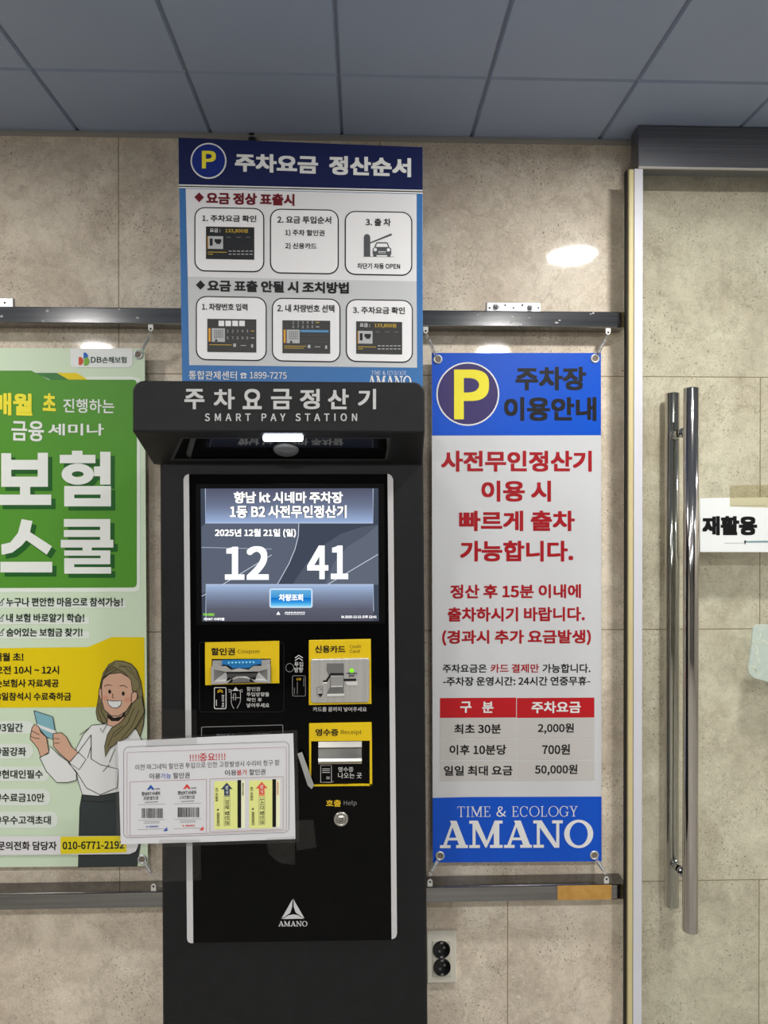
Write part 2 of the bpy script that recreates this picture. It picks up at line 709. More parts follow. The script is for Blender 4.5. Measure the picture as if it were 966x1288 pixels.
LAMP_E = bpy.data.materials.new('lamp_light')
LAMP_E.use_nodes = True
nt = LAMP_E.node_tree
nt.nodes.clear()
e_ = nt.nodes.new('ShaderNodeEmission')
e_.inputs[0].default_value = (*LAMP_COL, 1)
e_.inputs[1].default_value = LAMP_POWER
nt.links.new(e_.outputs[0], nt.nodes.new('ShaderNodeOutputMaterial').inputs[0])
LX = [('added behind the viewer', -.36), ('left of the pay station', -1.42), ('in front of the glass door', .715), ('far right of the glass door', 2.6)]  # central column is unseen, added to brighten the sign from the front
LY = [('nearest the stone wall', .925), ('in the second row', -.55), ('in the added third row', -2.0)]  # third row is unseen, added for more light on the wall
for nx, x in LX:
    for ny, y in LY:
        if (x == -.36 and y > 0) or (x > 2 and y < -1):
            continue
        downlight(x, y, 'round white ceiling lamp ' + nx + ', ' + ny)
# ------------------------------------------------------------------ stainless rails carrying the banners
STEEL = noisy((120, 120, 122), (146, 146, 146), 3, 0.13, 1.0, 0.0, stretch=(1, 1, 40))
CHROME = M((205, 205, 206), 0.07, 1.0)
ZINC = M((196, 198, 200), 0.38, 0.6)
DARKHOLE = M((18, 18, 18), 0.6)
YR0 = 1.62                                     # rail front face


def rail(name, label, zt, zb, x1, scuffs=()):
    t = thing(name, label, 'rail', (0, D, zb), None)
    m = MB()
    m.box(-1.25, x1, YR0, D - .0005, zb, zt, STEEL, .0025)
    scuff = M((176, 176, 174), 0.5)
    rs = random.Random(8)
    for px, py in scuffs:
        c0 = P(px, py, YR0)
        k = rs.uniform(.6, 1.3)
        m.prism([(c0.x + k * .004 * math.cos(a_) * rs.uniform(.5, 1.3), c0.z + k * .0022 * math.sin(a_) * rs.uniform(.4, 1.3)) for a_ in [j * math.pi / 4 for j in range(8)]], YR0 - .0003, YR0 + .001, scuff)
    m.build('tube', t)
    return t


def plate(t, x0, x1, z0, z1, holes, nuts):
    m = MB()
    m.box(x0, x1, D - .004, D - .0006, z0, z1, ZINC, .0012)
    for hx, hz in holes:
        m.lathe((hx, D - .0045, hz), (0, 1, 0), [(0, .0001), (0, .0023)], DARKHOLE, 12, False)
    p = m.build('mounting_plate', t)
    for hx, hz in nuts:
        m = MB()
        m.lathe((hx, D - .004, hz), (0, -1, 0), [(0, .0075), (.006, .0075), (.0065, .0065), (.0065, .004), (.012, .004), (.0125, .0001)], ZINC, 6, False)
        m.build('anchor_nut', p)


def tab(t, x, z, up):
    """small white hook tab screwed to the rail's inner side"""
    m = MB()
    s = -1 if up else 1
    w_, h_ = .0056, .018
    pts = [(x - w_, z), (x - w_, z - s * h_ * .6)] + [(x + w_ * math.cos(a), z - s * (h_ * .6 + w_ * math.sin(a))) for a in [math.pi * (1 - k / 8) for k in range(9)]] + [(x + w_, z)]
    m.prism(pts, YR0 + .003, YR0 + .0055, M((214, 214, 210), 0.35, 0.2))
    m.lathe((x, YR0 + .0027, z - s * .011), (0, 1, 0), [(0, .0001), (0, .0024)], DARKHOLE, 12, False)
    m.build('hook_tab', t)


zt = P(460, 389.2, YR0).z
zb = P(460, 409.7, YR0).z
up = rail('banner_rail', 'polished stainless steel rail high on the stone wall, behind the parking order sign', zt, zb, .607,
          ((645, 398), (643, 405), (666, 400), (700, 406), (704, 403), (743, 395), (746, 394), (601, 396), (655, 408), (2, 398), (60, 391), (54, 404), (150, 389), (173, 400)))
a, b = P(612, 380, D - .004), P(680, 393, D - .004)
hz = P(640, 386, D).z
plate(up, a.x, b.x, zt - .01, a.z, [(P(px, 387, D).x, P(px, py, D).z) for px, py in ((615.5, 388), (635, 384.5), (645.5, 388), (656.5, 384.5), (676.5, 388))],
      [(P(624.5, 385.5, D).x, P(624, 385.5, D).z), (P(667, 386.5, D).x, P(667, 386.5, D).z)])
a, b = P(-52, 374, D - .004), P(16.5, 386, D - .004)
plate(up, a.x, b.x, zt - .01, a.z, [(P(px, 382, D).x, P(px, 381.5, D).z) for px in (-3, 7)], [(P(-12, 380, D).x, P(-12, 380, D).z)])
for px in (189.5, 535.5, 765):
    tab(up, P(px, 411, YR0 + .003).x, zb + .001, False)

zt2 = P(460, 1117.0, YR0).z
zb2 = P(460, 1137, YR0).z
lo = rail('banner_rail', 'lower stainless steel rail under the two banners, brown strip at its right end', zt2, zb2, .607)
for x0, x1 in ((40, 110.5), (672, 741)):
    a, b = P(x0, 1134, D - .004), P(x1, 1141, D - .004)
    zz = zb2 - .0135
    plate(lo, a.x, b.x, zz, zb2 + .01, [(a.x + .012, zz + .007), (a.x + .105 - .012, zz + .007), (a.x + .04, zz + .010), (a.x + .085, zz + .010)],
          [(a.x + .06, zz + .0085)])
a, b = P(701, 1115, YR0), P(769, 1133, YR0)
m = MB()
m.box(a.x, b.x, YR0 - .0012, YR0 - .0002, zb2 + .0015, zt2 - .0015, noisy((178, 132, 62), (196, 152, 80), 60, 0.6))  # flat brown band across the rail's front face
m.build('brown_strip', lo, label='brown strip on the rail')
for px in (193, 541, 763):
    tab(lo, P(px, 1103, YR0 + .003).x, zt2 - .001, True)


# ------------------------------------------------------------------ springs that stretch the banners
def spring(p0, p1, label):
    p0, p1 = Vector(p0), Vector(p1)
    t = thing('tension_spring', label, 'spring', p0, 'springs stretching the banners')
    d = p1 - p0
    L_ = d.length
    u = d.normalized()
    s = u.cross(Vector((0, 1, 0))).normalized()
    q = Vector((0, 1, 0))
    c0, c1, turns, r = .25, .8, 9, .0036
    path = []
    n = turns * 10
    for i in range(n + 1):
        k = i / n
        a_ = 2 * math.pi * turns * k
        path.append(p0 + u * L_ * (c0 + (c1 - c0) * k) + s * r * math.cos(a_) + q * r * math.sin(a_))
    m = MB()
    m.tube(path, .0009, ZINC, 6)
    m.build('coil', t)
    for e0, e1 in ((0.0, c0), (c1, 1.0)):
        m = MB()
        pa, pb = p0 + u * L_ * e0, p0 + u * L_ * e1
        mid = (pa + pb) / 2
        m.tube([pa - s * .0015, mid - s * .0028, pb, mid + s * .0028, pa + s * .0015], .0009, ZINC, 6)
        m.build('hook', t)


def sp(px0, py0, px1, py1, label):
    spring(P(px0, py0, YR0 + .002), P(px1, py1, YB - .004), label)


sp(189.5, 417, 177, 444, 'small steel spring at the upper right corner of the green banner')
sp(192, 1101, 181, 1083, 'small steel spring at the lower right corner of the green banner')
sp(536, 421, 549, 449, 'small steel spring at the upper left corner of the blue and white banner')
sp(764.5, 421, 750, 449, 'small steel spring at the upper right corner of the blue and white banner')
sp(540.5, 1101, 552, 1080, 'small steel spring at the lower left corner of the blue and white banner')
sp(762.5, 1100, 749, 1079, 'small steel spring at the lower right corner of the blue and white banner')


def grommet(t, px, py):
    c = P(px, py, YB - .001)
    m = MB()
    m.lathe(c, (0, -1, 0), [(0, .0108), (.0018, .0100), (.0024, .0085), (.0018, .0070), (.0004, .0062)], ZINC, 28)
    m.lathe(c, (0, -1, 0), [(.0007, .0001), (.0007, .0064)], M((120, 110, 98), .6), 20, False)
    m.build('grommet', t)


def sheet(t, quad, mat):
    q = [P(x, y, YB) for x, y in quad]
    m = MB()
    m.prism([(p.x, p.z) for p in q], YB, YB + .0008, mat)
    return m.build('sheet', t)


# ------------------------------------------------------------------ blue and white parking banner
BLUE = M((10, 80, 196), 0.33)
RED = M((160, 22, 32), 0.4)
INK = M((20, 20, 22), 0.4)
YEL = M((236, 224, 62), 0.4)
t = thing('hanging_banner', 'blue and white parking fee banner with a yellow P, right of the pay station', 'banner', P(650, 1085, YB))
sheet(t, [(543, 443.8), (756, 443.8), (756.8, 1083.5), (544.3, 1085)], M((202, 204, 207), 0.33))
p = Pr(YB)
p.poly([(543.2, 444), (755.8, 444), (755.9, 547.4), (543.5, 547.8)], BLUE)
p.build('header_band', t)
p = Pr(YB)
p.poly([(544.1, 1003.5), (590, 1002.4), (756.6, 1001.8), (756.7, 1083.3), (544.4, 1084.8)], BLUE)
p.slab('TIME & ECOLOGY', 575, 1014, 726.7, 1027, WHITE, 2, -0.004, True)
p.slab('AMANO', 553.3, 1031.8, 746, 1066.2, WHITE, 2, -0.004)
p.build('footer_band', t)
p = Pr(YB)
p.ell(588.4, 495.6, 39.6, 40, WHITE, 2)
p.ell(588.4, 495.6, 37.8, 38.2, M((62, 52, 104), 0.4), 3)
p.text('P', 571, 465, 615, 527.5, YEL, .018, 4, res=8)
p.build('parking_emblem', t)
p = Pr(YB)
p.text('주차장', 648.4, 461.5, 737, 491, INK, .021, 2, res=5)
p.text('이용안내', 634, 499.5, 750, 529.5, INK, .021, 2, res=5)
p.build('title_lettering', t)
p = Pr(YB)
for s_, *bx in (('사전무인정산기', 554.8, 567, 744.3, 593.3), ('이용 시', 605.5, 604.6, 693, 631), ('빠르게 출차', 577.4, 642.3, 723, 668), ('가능합니다.', 578.8, 680, 720.9, 706.3)):
    p.text(s_, *bx, RED, .02, 1, res=5)
p.build('main_lettering', t)
p = Pr(YB)
for s_, *bx in (('정산 후 15분 이내에', 566.4, 735, 730.7, 752.6), ('출차하시기 바랍니다.', 563, 763.5, 735.4, 781.6), ('(경과시 추가 요금발생)', 556.2, 792.3, 743.2, 811.6)):
    p.text(s_, *bx, RED, .018, 1, slope=-.004, res=4)
p.build('request_lettering', t)
p = Pr(YB)
p.zoom(520, 720, .28986, -.004)
p.text('주차요금은', 127, 398, 318, 435, INK, .012, 1)
p.text('카드 결제만', 335, 397, 545, 435, RED, .012, 1)
p.text('가능합니다.', 560, 396, 768, 436, INK, .012, 1)
p.text('-주차장 운영시간: 24시간 연중무휴-', 128, 452, 767, 491, INK, .012, 1)
p.build('hours_lettering', t)
p = Pr(YB)
p.zoom(520, 720, .28986, -.006)
HR, GR = M((182, 28, 36), 0.35), M((192, 190, 187), 0.35)
for x0, x1 in ((115, 446), (449, 785)):
    p.rect(x0, 544, x1, 630, HR, 1)
    for y0, y1 in ((633, 720), (724, 812), (817, 903)):
        p.rect(x0, y0, x1, y1, GR, 1)
p.text('구', 203, 560, 252, 609, WHITE, .016, 2)
p.text('분', 298, 560, 347, 609, WHITE, .016, 2)
p.text('주차요금', 512, 559, 726, 610, WHITE, .016, 2)
for s_, *bx in (('최초 30분', 177, 657, 380, 700), ('2,000원', 540, 654, 696, 700), ('이후 10분당', 157, 747, 403, 791), ('700원', 558, 745, 679, 790), ('일일 최대 요금', 132, 838, 430, 881), ('50,000원', 527, 833, 711, 880)):
    p.text(s_, *bx, INK, .013, 2)
p.build('fee_table', t)
for g_ in ((550.7, 452), (748.4, 451), (553.3, 1076.5), (747.5, 1075.7)):
    grommet(t, *g_)

# ------------------------------------------------------------------ green insurance seminar banner
PALE = M((204, 222, 196), 0.36)
GREEN = M((82, 146, 48), 0.36)
DGREEN = M((34, 92, 38), 0.36)
YLW = M((226, 200, 14), 0.36)
t = thing('hanging_banner', 'green and yellow insurance seminar banner with a smiling woman, left of the pay station', 'banner', P(80, 1090, YB))
sheet(t, [(-31, 438), (182, 438), (186, 1089), (-30, 1091)], PALE)
p = Pr(YB)
p.zoom(0, 430, .2561)
p.poly([(-115, 138), (155, 138), (190, 153), (335, 172), (640, 170), (688, 180), (688, 1205), (678, 1222), (660, 1228), (-115, 1230)], M((226, 234, 224), .36), 1)
p.poly([(-115, 141), (155, 141), (240, 186), (655, 186), (667, 190), (672, 200), (672, 1185), (668, 1200), (655, 1206), (-115, 1209)], GREEN, 2)
p.poly([(172, 153), (280, 153), (338, 186), (248, 186)], M((62, 122, 66), .36), 3)
p.poly([(280, 153), (378, 153), (432, 186), (338, 186)], YLW, 3)
p.build('green_panel', t)
p = Pr(YB)
p.zoom(0, 430, .2561)
p.poly([(347, 32), (652, 32), (652, 108), (645, 120), (632, 126), (365, 126), (352, 120), (347, 108)], M((228, 231, 230), .36), 2)
p.poly([(387, 76), (398, 74), (407, 82), (411, 95), (407, 108), (398, 115), (387, 113)], M((205, 80, 50), .4), 3)
p.poly([(411, 54), (422, 53), (432, 63), (434, 78), (411, 82)], M((30, 100, 190), .4), 3)
p.poly([(413, 84), (428, 74), (440, 88), (440, 104), (430, 116), (413, 118)], M((120, 175, 60), .4), 4)
p.text('DB', 447, 74, 500, 103, M((40, 70, 60), .4), .012, 3)
p.text('손해보험', 503, 73, 622, 105, M((40, 70, 60), .4), .012, 3)
p.build('logo_tab', t)
p = Pr(YB)
p.zoom(0, 430, .2561)
YT, WT = M((238, 226, 60), .36), M((228, 232, 228), .36)
p.text('매월', -32, 252, 160, 362, YT, .022, 4, slope=.03)
p.text('초', 212, 253, 276, 340, YT, .022, 4, slope=.05)
p.build('yellow_lettering', t)
p = Pr(YB)
p.zoom(0, 430, .2561)
p.text('진행하는', 312, 281, 563, 350, WT, .008, 4, slope=.02)
p.text('금융', 58, 388, 218, 488, WT, .012, 4, slope=.03)
p.text('세미나', 238, 402, 512, 460, WT, .012, 4)
p.build('handwritten_lettering', t)
p = Pr(YB)
p.zoom(0, 430, .2561)


def heavy(pts, rects=(), ells=()):
    k = 0
    for dx, dy, mt, ly in ((20, 20, DGREEN, 3), (0, 0, WT, 4)):
        for q in pts:
            k += .07
            p.poly([(x + dx, y + dy) for x, y in q], mt, ly + k % .7)
        for (a_, b_, c_, d_) in rects:
            k += .07
            p.poly([(a_ + dx, b_ + dy), (c_ + dx, b_ + dy), (c_ + dx, d_ + dy), (a_ + dx, d_ + dy)], mt, ly + k % .7)
        for (cx, cy, rx, ry, ix, iy) in ells:
            p.ring(cx + dx, cy + dy, rx, ry, ix, iy, mt, ly)


heavy([], [(8, 547, 57, 712), (187, 545, 237, 712), (57, 580, 187, 628), (57, 662, 187, 712), (100, 712, 150, 751), (-6, 750, 253, 801)])
heavy([], [(355, 535, 407, 556), (295, 555, 470, 596), (463, 612, 495, 660), (493, 540, 544, 701),
           (317, 708, 546, 750), (317, 768, 546, 808), (317, 750, 366, 768), (495, 750, 546, 768)], [(383, 650, 79, 52, 29, 14)])
heavy([[(108, 870), (161, 880), (149, 934), (257, 1004), (231, 1045), (131, 974), (108, 1000), (62, 1035), (10, 1046), (8, 995), (52, 985), (90, 938)]], [(4, 1080, 258, 1132)])
heavy([], [(315, 870, 543, 908), (493, 908, 543, 973), (315, 924, 493, 958), (300, 972, 558, 1010), (407, 1010, 452, 1024),
           (317, 1024, 543, 1050), (495, 1050, 543, 1062), (317, 1062, 543, 1092), (317, 1092, 366, 1106), (317, 1106, 547, 1138)])
p.build('headline_lettering', t)

p = Pr(YB)
f8 = (0, 740, .28736)
p.zoom(*f8)
p.poly([(-100, 263), (385, 257), (490, 213), (632, 214), (634, 519), (-100, 523)], YLW, 1)
DK = M((24, 40, 30), .4)
for s_, *bx in (('매월 초!', -25, 282, 103, 319), ('오전 10시 ~ 12시', -22, 339, 259, 376), ('손보험사 자료제공', -22, 397, 258, 433), ('3일참석시 수료축하금', -14, 455, 312, 491)):
    p.text(s_, *bx, INK, .016, 2)
p.build('yellow_panel', t)
p = Pr(YB)
p.zoom(*f8)
PILL = M((220, 228, 220), .36)
for y0, xr in ((76, 552), (148, 392), (210, 392)):
    p.rect(-100, y0 - 22, xr, y0 + 10, PILL, 1)
for s_, *bx in (('누구나 편안한 마음으로 참석가능!', 28, 40, 538, 79), ('내 보험 바로알기 학습!', 28, 110, 369, 148), ('숨어있는 보험금 찾기!', 28, 174, 361, 211)):
    p.text(s_, *bx, DK, .014, 2)
    yc = (bx[1] + bx[3]) / 2
    p.line([(-14, yc - 8), (-14, yc + 14), (12, yc + 14), (12, yc)], 3, DK, 2)
    p.line([(-8, yc - 4), (0, yc + 6), (18, yc - 16)], 4, DK, 2)
for s_, xr, xt, y0, y1 in (('#3일간', 146, 101, 578, 642), ('#꿀강좌', 146, 115, 678, 752), ('#현대인필수', 218, 188, 778, 850), ('#수료금10만', 220, 195, 876, 957), ('#우수고객초대', 253, 223, 975, 1055)):
    p.rrect(-100, y0 + 2, xr, y1 - 6, 30, PILL, 1)
    yc = (y0 + y1) / 2 - 1
    p.text(s_, -14, yc - 19, xt, yc + 19, DK, .013, 2)
p.build('tag_list', t)

# printed picture of the woman
p = Pr(YB)
p.zoom(*f8)
OUT = M((48, 44, 38), .4)
HAIR, SKIN, SHIRT, SKIRT, TEAL = M((124, 116, 82), .4), M((208, 166, 142), .4), M((224, 226, 226), .4), M((52, 60, 62), .4), M((128, 178, 190), .4)


def shape(pts, mt, ly, w=3.2, closed=True):
    p.poly(pts, mt, ly)
    p.line(pts + ([pts[0]] if closed else []), w, OUT, ly + .5)


shape([(440, 420), (452, 370), (475, 335), (505, 316), (540, 318), (575, 330), (600, 358), (618, 410), (626, 470), (634, 540), (628, 600), (612, 655), (600, 620), (560, 580), (520, 575), (480, 580), (450, 592), (428, 575), (421, 540), (430, 490)], HAIR, 3)
shape([(360, 902), (350, 960), (347, 1080), (343, 1219), (600, 1215), (620, 1080), (634, 900), (520, 890)], SKIRT, 3)
shape([(402, 598), (365, 640), (335, 700), (330, 780), (345, 850), (362, 902), (430, 908), (520, 890), (634, 905), (634, 690), (600, 620), (548, 588), (470, 592)], SHIRT, 4)
p.line([(360, 928), (440, 934), (530, 925)], 2.5, OUT, 4.6)
shape([(474, 545), (545, 545), (545, 592), (510, 608), (470, 596)], SKIN, 5)
p.poly([(472, 548), (500, 566), (530, 560), (548, 540), (548, 556), (520, 580), (490, 580), (473, 566)], M((30, 26, 22), .4), 5.6)
shape([(446, 430), (452, 398), (480, 374), (530, 368), (572, 392), (585, 440), (580, 495), (555, 535), (520, 558), (488, 556), (458, 530), (447, 490)], SKIN, 6)
shape([(578, 458), (592, 450), (603, 460), (600, 485), (582, 508), (576, 490)], SKIN, 6.8)
shape([(446, 435), (436, 440), (434, 460), (440, 482), (448, 488)], SKIN, 6.8)
p.poly([(440, 440), (448, 392), (470, 350), (500, 334), (520, 352), (545, 366), (575, 400), (582, 450), (592, 448), (606, 440), (612, 420), (596, 360), (560, 325), (505, 316), (470, 340), (448, 380)], HAIR, 7.5)
p.line([(440, 440), (448, 392), (480, 372), (515, 352), (545, 366), (575, 400), (582, 450)], 3, OUT, 7.7)
for q in ([(515, 352), (500, 345), (470, 365)], [(520, 345), (545, 340), (580, 375)], [(525, 335), (570, 345), (602, 400)], [(505, 322), (470, 350), (452, 395)]):
    p.line(q, 2.4, OUT, 7.8)
shape([(583, 500), (604, 480), (622, 470), (634, 540), (600, 600), (560, 650), (520, 670), (480, 700), (463, 735), (460, 690), (472, 640), (490, 610), (530, 585), (562, 545)], HAIR, 8)
for q in ([(590, 520), (560, 590), (500, 650)], [(610, 530), (580, 600), (530, 660)], [(540, 600), (500, 630), (474, 690)], [(436, 500), (432, 545), (452, 588)], [(444, 495), (446, 540), (470, 580)]):
    p.line(q, 2.4, OUT, 8.7)
p.ell(482, 451, 6, 9, INK, 7.6, 16)
p.ell(541, 459, 6, 9, INK, 7.6, 16)
p.line([(458, 428), (472, 420), (492, 424)], 2.6, OUT, 7.6)
p.line([(526, 426), (545, 424), (560, 434)], 2.6, OUT, 7.6)
p.line([(496, 460), (492, 474), (500, 480)], 2.6, OUT, 7.6)
p.ell(462, 478, 13, 10, M((206, 150, 128), .4), 7.3, 20)
p.ell(560, 486, 15, 11, M((206, 150, 128), .4), 7.3, 20)
shape([(472, 488), (500, 492), (534, 490), (530, 510), (514, 522), (492, 520), (478, 508)], SHIRT, 7.6, 2.6)
shape([(150, 534), (232, 561), (250, 664), (206, 650), (170, 610), (160, 580)], TEAL, 5)
p.poly([(163, 592), (244, 622), (247, 640), (168, 606)], SHIRT, 5.7)
shape([(400, 640), (345, 715), (300, 762), (335, 800), (380, 872), (440, 902), (515, 870), (520, 790), (440, 770), (400, 745)], SHIRT, 5.4)
shape([(175, 738), (214, 722), (222, 690), (262, 730), (300, 757), (336, 806), (336, 838), (300, 848), (250, 848), (205, 800)], SHIRT, 5.6)
shape([(345, 716), (378, 748), (348, 792), (305, 762)], SHIRT, 6.2)
shape([(136, 640), (142, 610), (154, 593), (172, 604), (182, 630), (205, 650), (212, 690), (216, 716), (180, 738), (168, 700), (150, 676), (134, 660)], SKIN, 6)
shape([(234, 634), (270, 630), (292, 648), (314, 690), (344, 718), (306, 758), (262, 720), (236, 690)], SKIN, 6.4)
for q in ([(142, 622), (160, 632), (176, 640)], [(136, 646), (158, 654), (176, 656)], [(240, 655), (262, 658)], [(240, 675), (262, 676)], [(470, 592), (450, 630), (440, 610)], [(548, 588), (560, 620)], [(400, 690), (385, 742)], [(480, 770), (452, 800)], [(350, 640), (392, 610)], [(505, 700), (480, 760)]):
    p.line(q, 2.6, OUT, 6.8)
p.build('printed_picture', t, label='printed drawing of a smiling woman with long hair holding a card')
p = Pr(YB)
p.zoom(*f8)
p.poly([(-100, 1083), (575, 1080), (606, 1082), (606, 1125), (596, 1148), (570, 1160), (-100, 1166)], M((222, 222, 224), .36), 8.8)
p.poly([(268, 1084), (556, 1080), (556, 1152), (268, 1160)], M((232, 214, 34), .36), 9.2)
p.text('문의전화 담당자', -8, 1104, 251, 1143, INK, .014, 9.6)
p.text('010-6771-2192', 277, 1104, 546, 1138, DK, .016, 9.6, slope=-.012)
p.build('contact_strip', t)
for g_ in ((174, 446), (179, 1081)):
    grommet(t, *g_)

# ------------------------------------------------------------------ wall outlet
CREAM = M((222, 219, 206), 0.35)
t = thing('wall_outlet', 'cream double power outlet with two black sockets low on the stone wall', 'outlet', P(555.5, 1237, D))
m = MB()
m.prism_px([(536.8, 1172), (573.6, 1171), (574.3, 1236.4), (537.6, 1237.2)], D - .009, D - .0004, CREAM, .0022, 3)
m.prism_px([(543.8, 1183.5), (567, 1183), (567.6, 1228.5), (544.3, 1229)], D - .0105, D - .008, M((206, 203, 190), .35), .0008)
m.build('cover_plate', t)
for px, py in ((555.3, 1194.2), (556, 1216.2)):
    c = P(px, py, D - .0102)
    m = MB()
    m.lathe(c, (0, -1, 0), [(0, .0205), (.003, .0200), (.0034, .0185), (.0014, .0172), (.0012, .0001)], M((24, 25, 27), .22), 32)
    for dx in (-.0075, .0075):
        m.lathe((c.x + dx * .7, c.y - .001, c.z + dx * .6), (0, -1, 0), [(0, .0035), (.0012, .0032), (.0012, .0001)], M((92, 94, 96), .3), 12)
    for dz in (-.0165, .0165):
        m.box(c.x - .003, c.x + .003, c.y - .0036, c.y, c.z + dz - .0016, c.z + dz + .0016, M((150, 150, 148), .3, .6))
    m.build('socket', t)

# ------------------------------------------------------------------ sliding glass door
m = MB()
HB = P(880, 222, 1.632)
hx0 = P(794, 200, 1.632).x
BRUSH = noisy((96, 98, 104), (116, 117, 122), 4, 0.36, 0.6, stretch=(.4, 1, 90))
t = thing('door_header', 'brushed dark steel header box over the glass door, under the ceiling', 'door header', (hx0 + .5, 1.65, HB.z))
ht = P(880, 166, 1.632).z
m.box(hx0, X1 - .01, 1.590, 1.634, HB.z, min(ht, CEIL - .002), BRUSH, .0015)
m.build('cover', t)
m = MB()
m.box(hx0 - .001, X1 - .01, 1.586, 1.591, HB.z - .005, HB.z - .0002, M((186, 180, 176), .35, .3), .0008)
m.build('bottom_lip', t)
m = MB()
m.box(hx0 + .08, X1 - .01, 1.634, D - .0005, HB.z + .02, HB.z + .07, M((40, 40, 42), .5))
m.build('track', t)

DT = thing('door_1', 'sliding glass door with long steel handle bars, standing open over the stone wall', 'door', (.95, YG, 0))
DT['kind'] = 'structure'
gx0 = P(797, 600, YG).x
m = MB()
m.box(gx0, 1.75, YG - .005, YG + .005, .012, HB.z - .004, clear((.945, .962, .945), .045))
m.build('glass_pane', DT)
ex0, ex1, ex2 = P(790.5, 640, YG - .009).x, P(797.3, 640, YG - .009).x, P(808.2, 640, YG - .009).x
m = MB()
m.box(ex1, ex2, YG - .009, YG + .009, .012, HB.z - .006, M((205, 206, 214), .4), .001)
m.build('edge_profile', DT, label='pale aluminium strip along the glass edge')
m = MB()
m.box(ex0, ex1 - .0003, YG - .0085, YG + .011, .012, HB.z - .006, noisy((196, 184, 136), (206, 194, 148), 5, .45), .003)
m.build('edge_seal', DT, label='yellowed soft seal on the door edge')
m = MB()
m.box(ex0 - .0028, ex0 - .0003, YG - .002, YG + .012, .012, HB.z - .006, M((44, 42, 38), .7))
m.build('brush_strip', DT)

HSTEEL = M((190, 186, 182), 0.09, 1.0)


def bar(cx, t0, b0, y, r, name):
    a_, b_ = P(cx, t0, y), P(cx, b0, y)
    x = (a_.x + b_.x) / 2
    m = MB()
    m.lathe((x, y, a_.z), (0, 0, -1), [(0, .0001), (0, r - .0015), (.0015, r), (a_.z - b_.z - .0015, r), (a_.z - b_.z, r - .0015), (a_.z - b_.z, .0001)], HSTEEL, 40)
    h = m.build(name, DT)
    for k in range(len(h.data.polygons)):
        n = h.data.polygons[k].normal
        if abs(n.z) > .6:
            h.data.polygons[k].use_smooth = False
    return h, x


YF, YBK = YG - .047, YG + .043
hf, xf = bar(868.7, 488, 1171, YF, .0162, 'handle_bar')
hb, xb = bar(845, 494.5, 1139, YBK, .0162, 'handle_bar')
for h, x, ya, yb in ((hf, xf, YF + .012, YG - .005), (hb, xb, YG + .005, YBK - .012)):
    for py in (545, 1094):
        z = P(855, py, YG).z
        m = MB()
        m.lathe((x, ya, z), (0, 1, 0), [(0, .008), (yb - ya - .006, .008), (yb - ya - .006, .011), (yb - ya, .011)], CHROME, 20)
        m.build('standoff', h)

# paper notice and adhesive patch on the glass
yp = YG - .0055
t = thing('paper_sign', 'white paper recycling sign with bold black lettering taped on the glass door', 'sign', P(940, 695, yp))
m = MB()
m.prism_px([(880.6, 626.5), (1010, 625), (1010, 694.5), (880.6, 694.2)], yp - .0006, yp, M((222, 226, 226), .5))
m.build('paper', t)
p = Pr(yp - .0006)
p.text('재활용', 883.2, 649, 952.2, 673.3, BLACK, .032, 1, res=6)
p.poly([(936, 680.5), (1000, 679.4), (1000, 682.2), (936.5, 682.6)], M((120, 150, 156), .5), 1)
p.poly([(935.8, 679.5), (938.4, 680.2), (937.4, 684.6), (936.4, 684.6)], INK, 1.4)
p.line([(911, 683.2), (936, 683)], .6, M((160, 165, 168), .5), 1)
p.line([(920, 636.4), (962, 635.6)], .6, M((170, 172, 168), .5), 1)
p.build('lettering', t)
m = MB()
m.prism_px([(918, 610.5), (1004, 609.5), (1004, 640), (918, 637)], yp - .0011, yp - .0009, clear((.93, .91, .82), .03, .2))
m.build('clear_tape', t)
t = thing('adhesive_patch', 'pale grey-green crumpled patch stuck on the glass door at the right edge', 'patch', P(965, 860, yp))
pp = [(947, 790), (951, 786), (958, 785.5), (1000, 787), (1006, 800), (1006, 856), (990, 861), (968, 858.5), (948, 853), (942, 847), (941, 838), (944, 822)]
m = MB()
m.prism_px(pp, yp - .0035, yp, noisy((176, 190, 182), (190, 202, 192), 60, .35, 0, .6, 120), .0012)
m.build('patch_body', t)
p = Pr(yp - .0036)
LC = M((214, 220, 196), .5)
for q in ([(946, 806), (951, 808), (953, 804), (955, 809), (960, 806), (966, 809)], [(951, 812), (953, 818), (951, 823)], [(953, 828), (955, 833)], [(943, 841), (948, 838), (952, 845), (954, 851), (957, 846)], [(957, 796), (956, 801)], [(944, 838), (950, 842), (953, 848)]):
    p.line(q, 1.3, LC, 1)
p.build('creases', t)

# small black knob on the ceiling
kc = P(302, 170, 1.5)
kc = Vector((kc.x, EYE.y + (CEIL - EYE.z) * (kc.y / (kc.z - EYE.z)), CEIL))
t = MB()
t.lathe(kc, (0, 0, -1), [(0, .012), (.004, .012), (.006, .009), (.012, .0085), (.017, .006), (.019, .0001)], M((20, 20, 21), .35), 24)
t.lathe(kc + Vector((.013, .004, 0)), (0, 0, -1), [(0, .004), (.012, .004), (.014, .0001)], M((150, 145, 130), .5), 12)
t.build('ceiling_fixture', label='small black knob on the ceiling above the parking order sign', category='knob')
